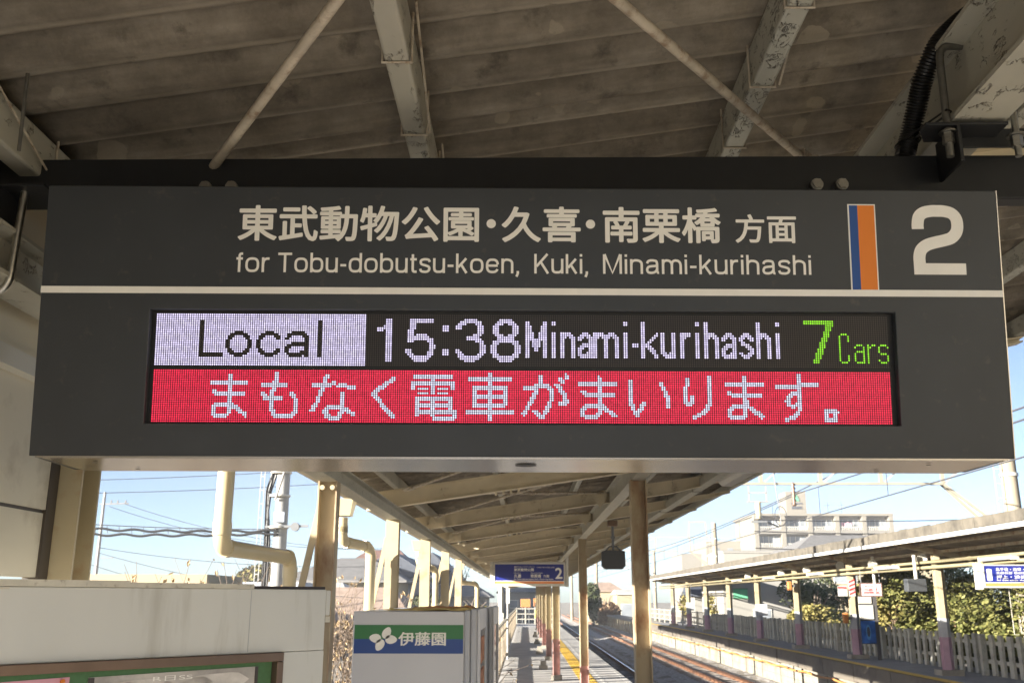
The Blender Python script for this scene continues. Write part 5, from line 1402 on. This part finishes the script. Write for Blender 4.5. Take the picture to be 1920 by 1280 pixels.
m = MB(); m.box(-.50, .50, -.02, .0, .285, .33); m.box(-.50, .50, -.02, 0, -.33, -.285); m.build('frame', 'vend_green', t)
# apartment block with balconies and a lift tower
ab = thing('apartment_block', 'tall cream apartment block with balconies and a square roof tower', 'building', (42.9, 182, ZG))
AW, AH = 25.0, 18.2
m = MB(); m.box(0, AW, 1.5, 18, 0, AH); m.build('wall', 'apartment', ab)
m = MB(); m.box(-.4, AW + .4, -.2, 18.3, AH + .002, AH + .45); m.build('roof_slab', 'apartment', ab)
nb_ = 5; bw = AW / nb_
m = MB()
for k in range(nb_ + 1): m.box(k * bw - .38, k * bw + .38, -.1, 1.499, 0, AH)
m.build('pier', 'apartment', ab)
for f in range(6):
    z = AH - 3.05 * (f + 1)
    if z < 0: break
    for k in range(nb_):
        x0, x1 = k * bw + .39, (k + 1) * bw - .39
        m = MB(); m.box(x0 + .1, x1 - .1, 1.40, 1.498, z + .15, z + 2.4); o = m.build('window', 'window_dark', ab)
        m = MB()
        for q in range(4): m.box(x0 + .1 + q * (x1 - x0 - .2) / 4 + .9, x0 + .1 + q * (x1 - x0 - .2) / 4 + 1.0, 1.36, 1.399, z + .15, z + 2.4)
        m.build('frame', 'fascia_white', o)
        m = MB(); m.box(x0, x1, 0, .12, z - .25, z + .45); m.box(x0, x1, .121, 1.398, z - .25, z - .05); bo = m.build('balcony', 'apartment_shade', ab)
        m = MB(); m.box(x0, x1, .02, .10, z + 1.0, z + 1.08)
        for q in range(12): m.box(x0 + q * (x1 - x0) / 12 + .05, x0 + q * (x1 - x0) / 12 + .16, .04, .08, z + .451, z + .999)
        m.build('railing', 'fascia_white', bo)
        if (f * 5 + k) % 3 == 0:
            m = MB(); m.box(x1 - 1.0, x1 - .3, .4, .8, z - .049, z + .6); m.build('air_conditioner', 'lamp_white', bo)
        if (f * 7 + k * 3) % 4 == 1:
            m = MB()
            for q in range(4): m.box(x0 + .5 + q * .5, x0 + .85 + q * .5, .5, .54, z + .9, z + 1.9 - .15 * (q % 2))
            m.build('laundry', ('paper_pink', 'wall_blue', 'lamp_white')[(f + k) % 3], bo)
for f in range(5):
    for y in (5, 9, 13):
        m = MB(); m.box(-.05, -.003, y, y + .9, AH - 3.05 * (f + 1) + .9, AH - 3.05 * (f + 1) + 2.0); m.build('side_window', 'window_dark', ab)
m = MB(); m.box(6.6, 10.4, 3, 8, AH + .452, AH + 4.8); tw = m.build('roof_tower', 'apartment', ab)
m = MB(); m.prism([(7.9, AH + 3.0), (9.1, AH + 3.0), (8.75, AH + 3.9), (8.45, AH + 4.2)], (0, 2.98, 0), (1, 0, 0), (0, 0, 1), .1); m.build('emblem', 'net_green', tw)
m = MB()
for k in range(4): m.box(7.6 + k * .5, 7.95 + k * .5, 2.9, 2.98, AH + 1.5, AH + 2.0)
m.box(7.5, 9.6, 2.9, 2.98, AH + 2.4, AH + 2.65); m.build('tower_lettering', 'roof_slate', tw)
for x in (15.0, 17.6):
    m = MB(); m.tube([(x, 5, AH), (x, 5, AH + 3)], .06, 6); m.bar((x - .6, 5, AH + 2.4), (x + .6, 5, AH + 2.4), .05, .05); m.build('aerial', 'wire', ab)
wg = thing('apartment_wing', 'lower cream apartment wing left of the tall block', 'building', (36.0, 196, ZG))
m = MB(); m.box(0, 9.5, 0, 20, 0, 14.4); m.build('wall', 'apartment', wg)
m = MB(); m.box(-4, -.003, 6, 20, 0, 12.2); m.build('stair_wall', 'apartment_shade', wg)
for f in range(4):
    for x in (1.5, 4.2, 7.0):
        m = MB(); m.box(x, x + 1.1, -.06, -.003, 13 - 3 * f - 1.4, 13 - 3 * f); m.build('window', 'window_dark', wg)

# ================================================================== POLES, PORTALS AND WIRES
def portal(y, label, xp, zl, zu, xs, x0, ptop):
    t = thing('catenary_portal', label, 'overhead line portal', (0, y, 0), 'overhead line portals across the tracks')
    m = MB(); m.tube([(xp, 0, ZG), (xp, 0, ptop)], [.235, .19], 16); o = m.build('pole', 'pole_concrete', t, smooth=True)
    for z in (3.4, 5.2, 6.6):
        m = MB(); m.tube([(xp, 0, z), (xp, 0, z + .09)], .245, 14); m.build('clamp', 'fascia_white', o, smooth=True)
    m = MB()
    for sx in (-.45, -.25): m.tube([(xp + sx, -.1, 1), (xp + sx, -.1, ptop - 1)], .012, 5)
    z = 1.0
    while z < ptop - 1: m.bar((xp - .45, -.1, z), (xp - .25, -.1, z), .015, .015); z += .4
    m.build('ladder', 'white_rail', o)
    m = MB()
    m.bar((x0, 0, zl), (xs[-1], 0, zl), .07, .07); m.bar((x0, 0, zu), (xp, 0, zu), .07, .07)
    m.bar((xs[-1], 0, zl), (xp - .1, -.06, zl - 1.45), .06, .07); m.bar((xs[-1], .12, zl), (xp - .1, .12, zl - 1.75), .06, .07)
    m.build('chord', 'truss', t)
    for a in xs:
        m = MB(); m.bar((a, 0, zl), (a, 0, zu), .10, .06); m.build('hanger_post', 'truss', t)
    for a, b in zip(xs, xs[1:] + [xs[-1] + (xs[-1] - xs[-2])]):
        m = MB(); m.bar((a + .06, 0, zl + .03), (b - .06, 0, zu - .03), .045, .045); m.build('diagonal', 'pole_grey', t)
    return t
def insulator(x, y, z, label, stacked=True):
    t = thing('insulator', label, 'insulator', (x, y, z), 'overhead line insulators')
    m = MB(); m.bar((-.24, 0, -.02), (-.24, 0, -.44), .025, .025); m.bar((.24, 0, -.02), (.24, 0, -.44), .025, .025); m.bar((-.26, 0, -.21), (.26, 0, -.21), .025, .025); m.bar((-.3, 0, -.455), (.3, 0, -.455), .06, .03)
    m.build('frame', 'truss', t)
    m = MB(); pts = [(0, 0, -.46)]; r_ = [.03]
    for k in range(7):
        pts += [(0, 0, -.48 - k * .07), (0, 0, -.51 - k * .07)]; r_ += [.10, .05]
    m.tube(pts, r_, 12); m.build('discs', 'insulator', t, smooth='all')
    m = MB(); m.bar((-.22, 0, -1.0), (.22, 0, -1.0), .05, .05); m.tube([(.2, 0, -1.0), (.6, .3, -1.12)], .02, 6); m.build('clamp', 'grey_steel', t)
portal(27.0, 'nearest overhead line portal with a lattice beam and concrete pole right of the board', 13.45, 5.0, 6.3, [3.3, 4.93, 6.57, 8.22, 9.9, 11.6], 2.2, 9.5)
portal(80.0, 'farther overhead line portal with a concrete pole above the opposite canopy', 15.4, 5.65, 6.74, [4.6, 6.6, 8.6, 10.6, 13.4], 3, 7.9)
portal(132.0, 'farthest overhead line portal at the end of the opposite platform', 17.2, 5.8, 7.0, [6, 8.5, 11, 13.5, 16], 3, 8.2)
t = thing('steel_arch', 'square steel arch rising above the farther portal beam', 'frame', (13.8, 80, 6.78))
m = MB(); m.bar((-.5, 0, 0), (-.4, 0, 1.15), .09, .09); m.bar((1.0, 0, 0), (.9, 0, 1.15), .09, .09); m.bar((-.44, 0, 1.2), (.94, 0, 1.2), .09, .09); m.build('bars', 'truss', t)
insulator(6.45, 27.0, 4.96, 'stacked cream insulator hanging from the nearest portal in a square frame')
insulator(9.3, 80.0, 5.6, 'small insulator under the farther portal')
t = thing('insulator', 'slim upright insulator with rusty cap in front of the roof tower', 'insulator', (7.45, 27, 4.2), 'overhead line insulators')
m = MB(); pts = [(0, 0, .85)]; r_ = [.012]
for k in range(6): pts += [(0, 0, .78 - k * .11), (0, 0, .73 - k * .11)]; r_ += [.07, .03]
m.tube(pts, r_, 10); m.build('discs', 'bronze', t, smooth='all')
WG = 'overhead wires'
def wire(pts, r, label, sag=0, m_='wire', name='overhead_wire', group=WG, n=14):
    o = MB().tube(strand(pts, r, sag, n), r, 5).build(name, m_)
    return tag(o, label, 'wire', group)
m = MB()
for a, b in ((27, 80), (80, 132)): m.tube(strand([(7.6, a, 4.75), (7.6, b, 4.75)], .02, .28, 20), .016, 5)
m.tube(strand([(7.6, -26, 4.75), (7.6, 27, 4.75)], .02, .28, 20), .016, 5)
tag(m.build('overhead_wire', 'wire'), 'sagging carrier wire above the far track crossing the apartment block', 'wire', WG)
m = MB(); m.tube([(7.6, -20, 4.0), (7.6, 132, 4.0)], .014, 5)
tag(m.build('overhead_wire', 'wire'), 'straight contact wire above the far track', 'wire', WG)
y = -18.0; carrier = bpy.data.objects['overhead_wire']
while y < 130:
    a = 27 + 53 * math.floor((y - 27) / 53); f = (y - a) / 53
    m = MB(); m.bar((7.6, y, 4.0), (7.6, y, 4.75 - 1.12 * f * (1 - f)), .012, .012); y += 4.8
    m.build('dropper', 'wire', carrier)
m = MB()
for a, b in ((-20, 27), (27, 80), (80, 132)): m.tube(strand([(9.2, a, 5.55), (9.2, b, 5.55)], .02, .35, 18), .02, 5)
tag(m.build('overhead_wire', 'wire'), 'feeder wire running highest beside the far track', 'wire', WG)
m = MB()
for a, b in ((-20, 27), (27, 80), (80, 132)): m.tube(strand([(4.0, a, 4.75), (4.0, b, 4.75)], .02, .28, 18), .016, 5)
m.tube([(4.0, -20, 4.0), (4.0, 132, 4.0)], .014, 5)
tag(m.build('overhead_wire', 'wire'), 'pair of wires above the near track beside the canopy edge', 'wire', WG)
wire([(6.9, 27, 5.6), (7.0, 26.8, 3.95)], .012, 'thin jumper wire hanging in front of the roof tower', .0)
m = MB(); m.tube([(7.0 + .16 * cos(a), 26.8, 4.1 + .26 * sin(a)) for a in [2 * pi * k / 20 for k in range(21)]], .012, 5)
tag(m.build('wire_loop', 'wire'), 'looped end of the jumper wire in front of the apartment block', 'wire', WG)
for k, (x0, z0, x1, z1, y) in enumerate(((14, 6.6, 40, 7.9, 60), (14, 5.9, 40, 6.9, 60), (14, 4.9, 40, 5.6, 60))):
    wire([(x0, y, z0), (x1, y + 10, z1)], .03, ('upper', 'middle', 'lower')[k] + ' of three thin lines in the sky right of the board', .3)
# left: big concrete pole with cables
t = thing('utility_pole', 'thick grey utility pole with black cables strapped to its left side', 'utility pole', (-6.27, 25, ZG))
m = MB(); m.tube([(0, 0, 0), (0, 0, 9.2)], [.19, .155], 18); m.build('pole', 'pole_grey', t, smooth=True)
m = MB()
for k, (dx, bz) in enumerate(((-.23, 0), (-.285, .1), (-.34, -.1))):
    m.tube([(dx, -.08, 1.0), (dx - .02, -.08, 4.6), (dx - .10 + .03 * k, -.08, 5.4), (dx - .06, -.08, 5.9), (dx + .10, -.05, 6.5), (dx + .2, -.05, 8.2)], .032, 8)
m.build('cable', 'cable_black', t, smooth=True)
m = MB()
for z in (4.95, 5.75, 6.35): m.tube([(-.06, -.03, z), (-.06, -.03, z + .05)], .27, 14)
m.build('strap', 'fascia_white', t, smooth=True)
m = MB(); m.bar((-.35, -.2, 4.98), (.75, -.2, 5.0), .05, .06); m.tube([(.42, -.25, 4.98), (.42, -.15, 4.98)], .11, 12); m.build('bracket', 'grey_steel', t)
m = MB(); m.box(-.14, .13, -.24, -.16, 5.1, 5.35); m.build('switch_box', 'wall_blue', t)
m = MB(); m.box(-.55, -.53, -.2, -.18, 2.2, 8.5); m.box(-.45, -.43, -.2, -.18, 2.2, 8.5)
z = 2.4
while z < 8.4: m.box(-.53, -.45, -.2, -.18, z, z + .02); z += .35
m.build('ladder', 'pole_grey', t)
wire([(-6.4, 24.8, 4.35), (-5.0, 21.5, 6.1)], .03, 'stay rod rising from the thick grey pole towards the canopy', 0, 'pole_grey', 'stay_rod', None)
# bundled cables
BG = 'cables strung to the thick grey pole'
t = thing('cable_bundle', 'black bundled cables hung in loops from a messenger wire left of the pole', 'cable', (0, 0, 0), BG)
m = MB(); a, b = Vector((-14.5, 25.0, 3.98)), Vector((-6.3, 24.8, 3.60))
m.tube(strand([a, b], 0, .10, 16), .012, 5); m.build('messenger', 'wire', t)
m = MB()
for k, (o_, s_) in enumerate(((-.16, .0), (-.36, .06))):
    pts = []
    for i in range(81):
        f = i / 80; p = a.lerp(b, f); z = p.z - .4 * f * (1 - f) + o_ * (1 - f * .72) + .025 * sin(f * 60 + k * 2)
        pts.append((p.x, p.y, z))
    m.tube(pts, .034, 6)
m.build('cable', 'cable_black', t, smooth=True)
for i in range(1, 26):
    f = i / 26; p = a.lerp(b, f); zt = p.z - .4 * f * (1 - f)
    m = MB(); m.tube([(p.x, p.y, zt), (p.x + .05, p.y - .03, zt - .30 * (1 - f * .7))], .008, 4); m.build('hanger_ring', 'wire', t)
t = thing('utility_pole', 'slim far utility pole with a small crossarm at the left horizon', 'utility pole', (-26.2, 60, ZG))
m = MB(); m.tube([(0, 0, 0), (.05, 0, 9.6)], [.13, .08], 10); m.build('pole', 'pole_grey', t, smooth=True)
m = MB(); m.bar((-.2, 0, 8.85), (1.6, 0, 8.9), .08, .08); m.bar((.2, 0, 5.6), (1.0, 0, 5.6), .06, .06)
for x in (.5, .9, 1.4): m.bar((x, 0, 8.9), (x, 0, 9.1), .08, .08)
m.build('crossarm', 'grey_steel', t)
for k, (p, q, s) in enumerate((((-30, 58, 10.6), (-8, 62, 12.6), .2), ((-30, 58, 8.7), (-8, 62, 10.35), .2), ((-30, 58, 7.95), (-8, 62, 9.35), .2), ((-25, 60, 7.6), (-8, 60, 4.75), .7), ((-25.8, 60, 7.4), (-8, 62, 5.0), .9), ((-26.2, 60, 4.6), (-9, 60, 1.9), .5), ((-26.2, 60, 4.9), (-8, 64, 4.0), .5), ((-30, 58, 5.2), (-17, 60, 1.5), .25))):
    wire([p, q], .022 if k < 3 else .016, ('highest of the three parallel lines in the left sky', 'middle of the three parallel lines in the left sky', 'lowest of the three parallel lines in the left sky', 'upper wire falling right from the slim far pole', 'second wire falling right from the slim far pole', 'steep thin wire falling from the slim far pole', 'nearly level wire from the slim far pole', 'thin wire crossing low behind the slim far pole')[k], s, 'wire', 'power_line', 'power lines in the left sky')
for k, (x, y, h, lab) in enumerate(((9.2, 128, 9.4, 'tall slender cream pole beyond the near track'), (7.0, 150, 8.4, 'second distant pole left of the tall cream one'), (5.9, 175, 8.8, 'third distant pole near the vanishing tracks'))):
    t = thing('line_pole', lab, 'pole', (x, y, ZG), 'distant line poles')
    m = MB(); m.tube([(0, 0, 0), (0, 0, h)], [.24, .17], 10); m.build('pole', 'pole_concrete', t, smooth=True)
    m = MB(); m.bar((-1.2, 0, h - 1), (1.2, 0, h - 1), .1, .1); m.bar((-.8, 0, h - 2), (.9, 0, h - 2), .1, .1); m.build('crossarm', 'grey_steel', t)
t = thing('grey_equipment_hut', 'grey steel equipment cabinet at the right edge behind the fence', 'cabinet', (13.1, 23.0, ZG))
m = MB(); m.box(-.02, 1.2, 0, 1.2, 1.9, 3.55); m.build('upper_box', 'grey_steel', t, bevel=.02)
m = MB(); m.box(-.05, 1.2, -.02, 1.2, 0, 1.85); m.build('lower_box', 'grey_steel', t, bevel=.02)
m = MB(); m.box(-.30, -.055, -.05, .05, .9, 2.0); m.box(-.50, -.42, -.02, .06, .9, 2.9); m.box(-.42, -.28, -.02, .06, 2.5, 2.9); m.build('cream_pipe', 'fascia_white', t)
m = MB(); m.box(14.0, 30, -20, 130, ZG - .3, ZG + .02)
struct(m.build('roadside_ground', 'ground_soil'))
# afternoon haze
m = MB(); m.box(-70, 120, -48, 262, -2.95, 30)
hz = bpy.data.materials.new('haze_air'); hz.use_nodes = True; hn = hz.node_tree; hn.nodes.remove(hn.nodes['Principled BSDF'])
pv = hn.nodes.new('ShaderNodeVolumePrincipled'); pv.inputs['Color'].default_value = (.93, .95, 1, 1); pv.inputs['Density'].default_value = .0006; pv.inputs['Anisotropy'].default_value = 0.0
hn.links.new(pv.outputs[0], hn.nodes['Material Output'].inputs['Volume'])
MATS['haze_air'] = hz
o = m.build('haze', 'haze_air'); o['kind'] = 'stuff'
bpy.context.view_layer.update()
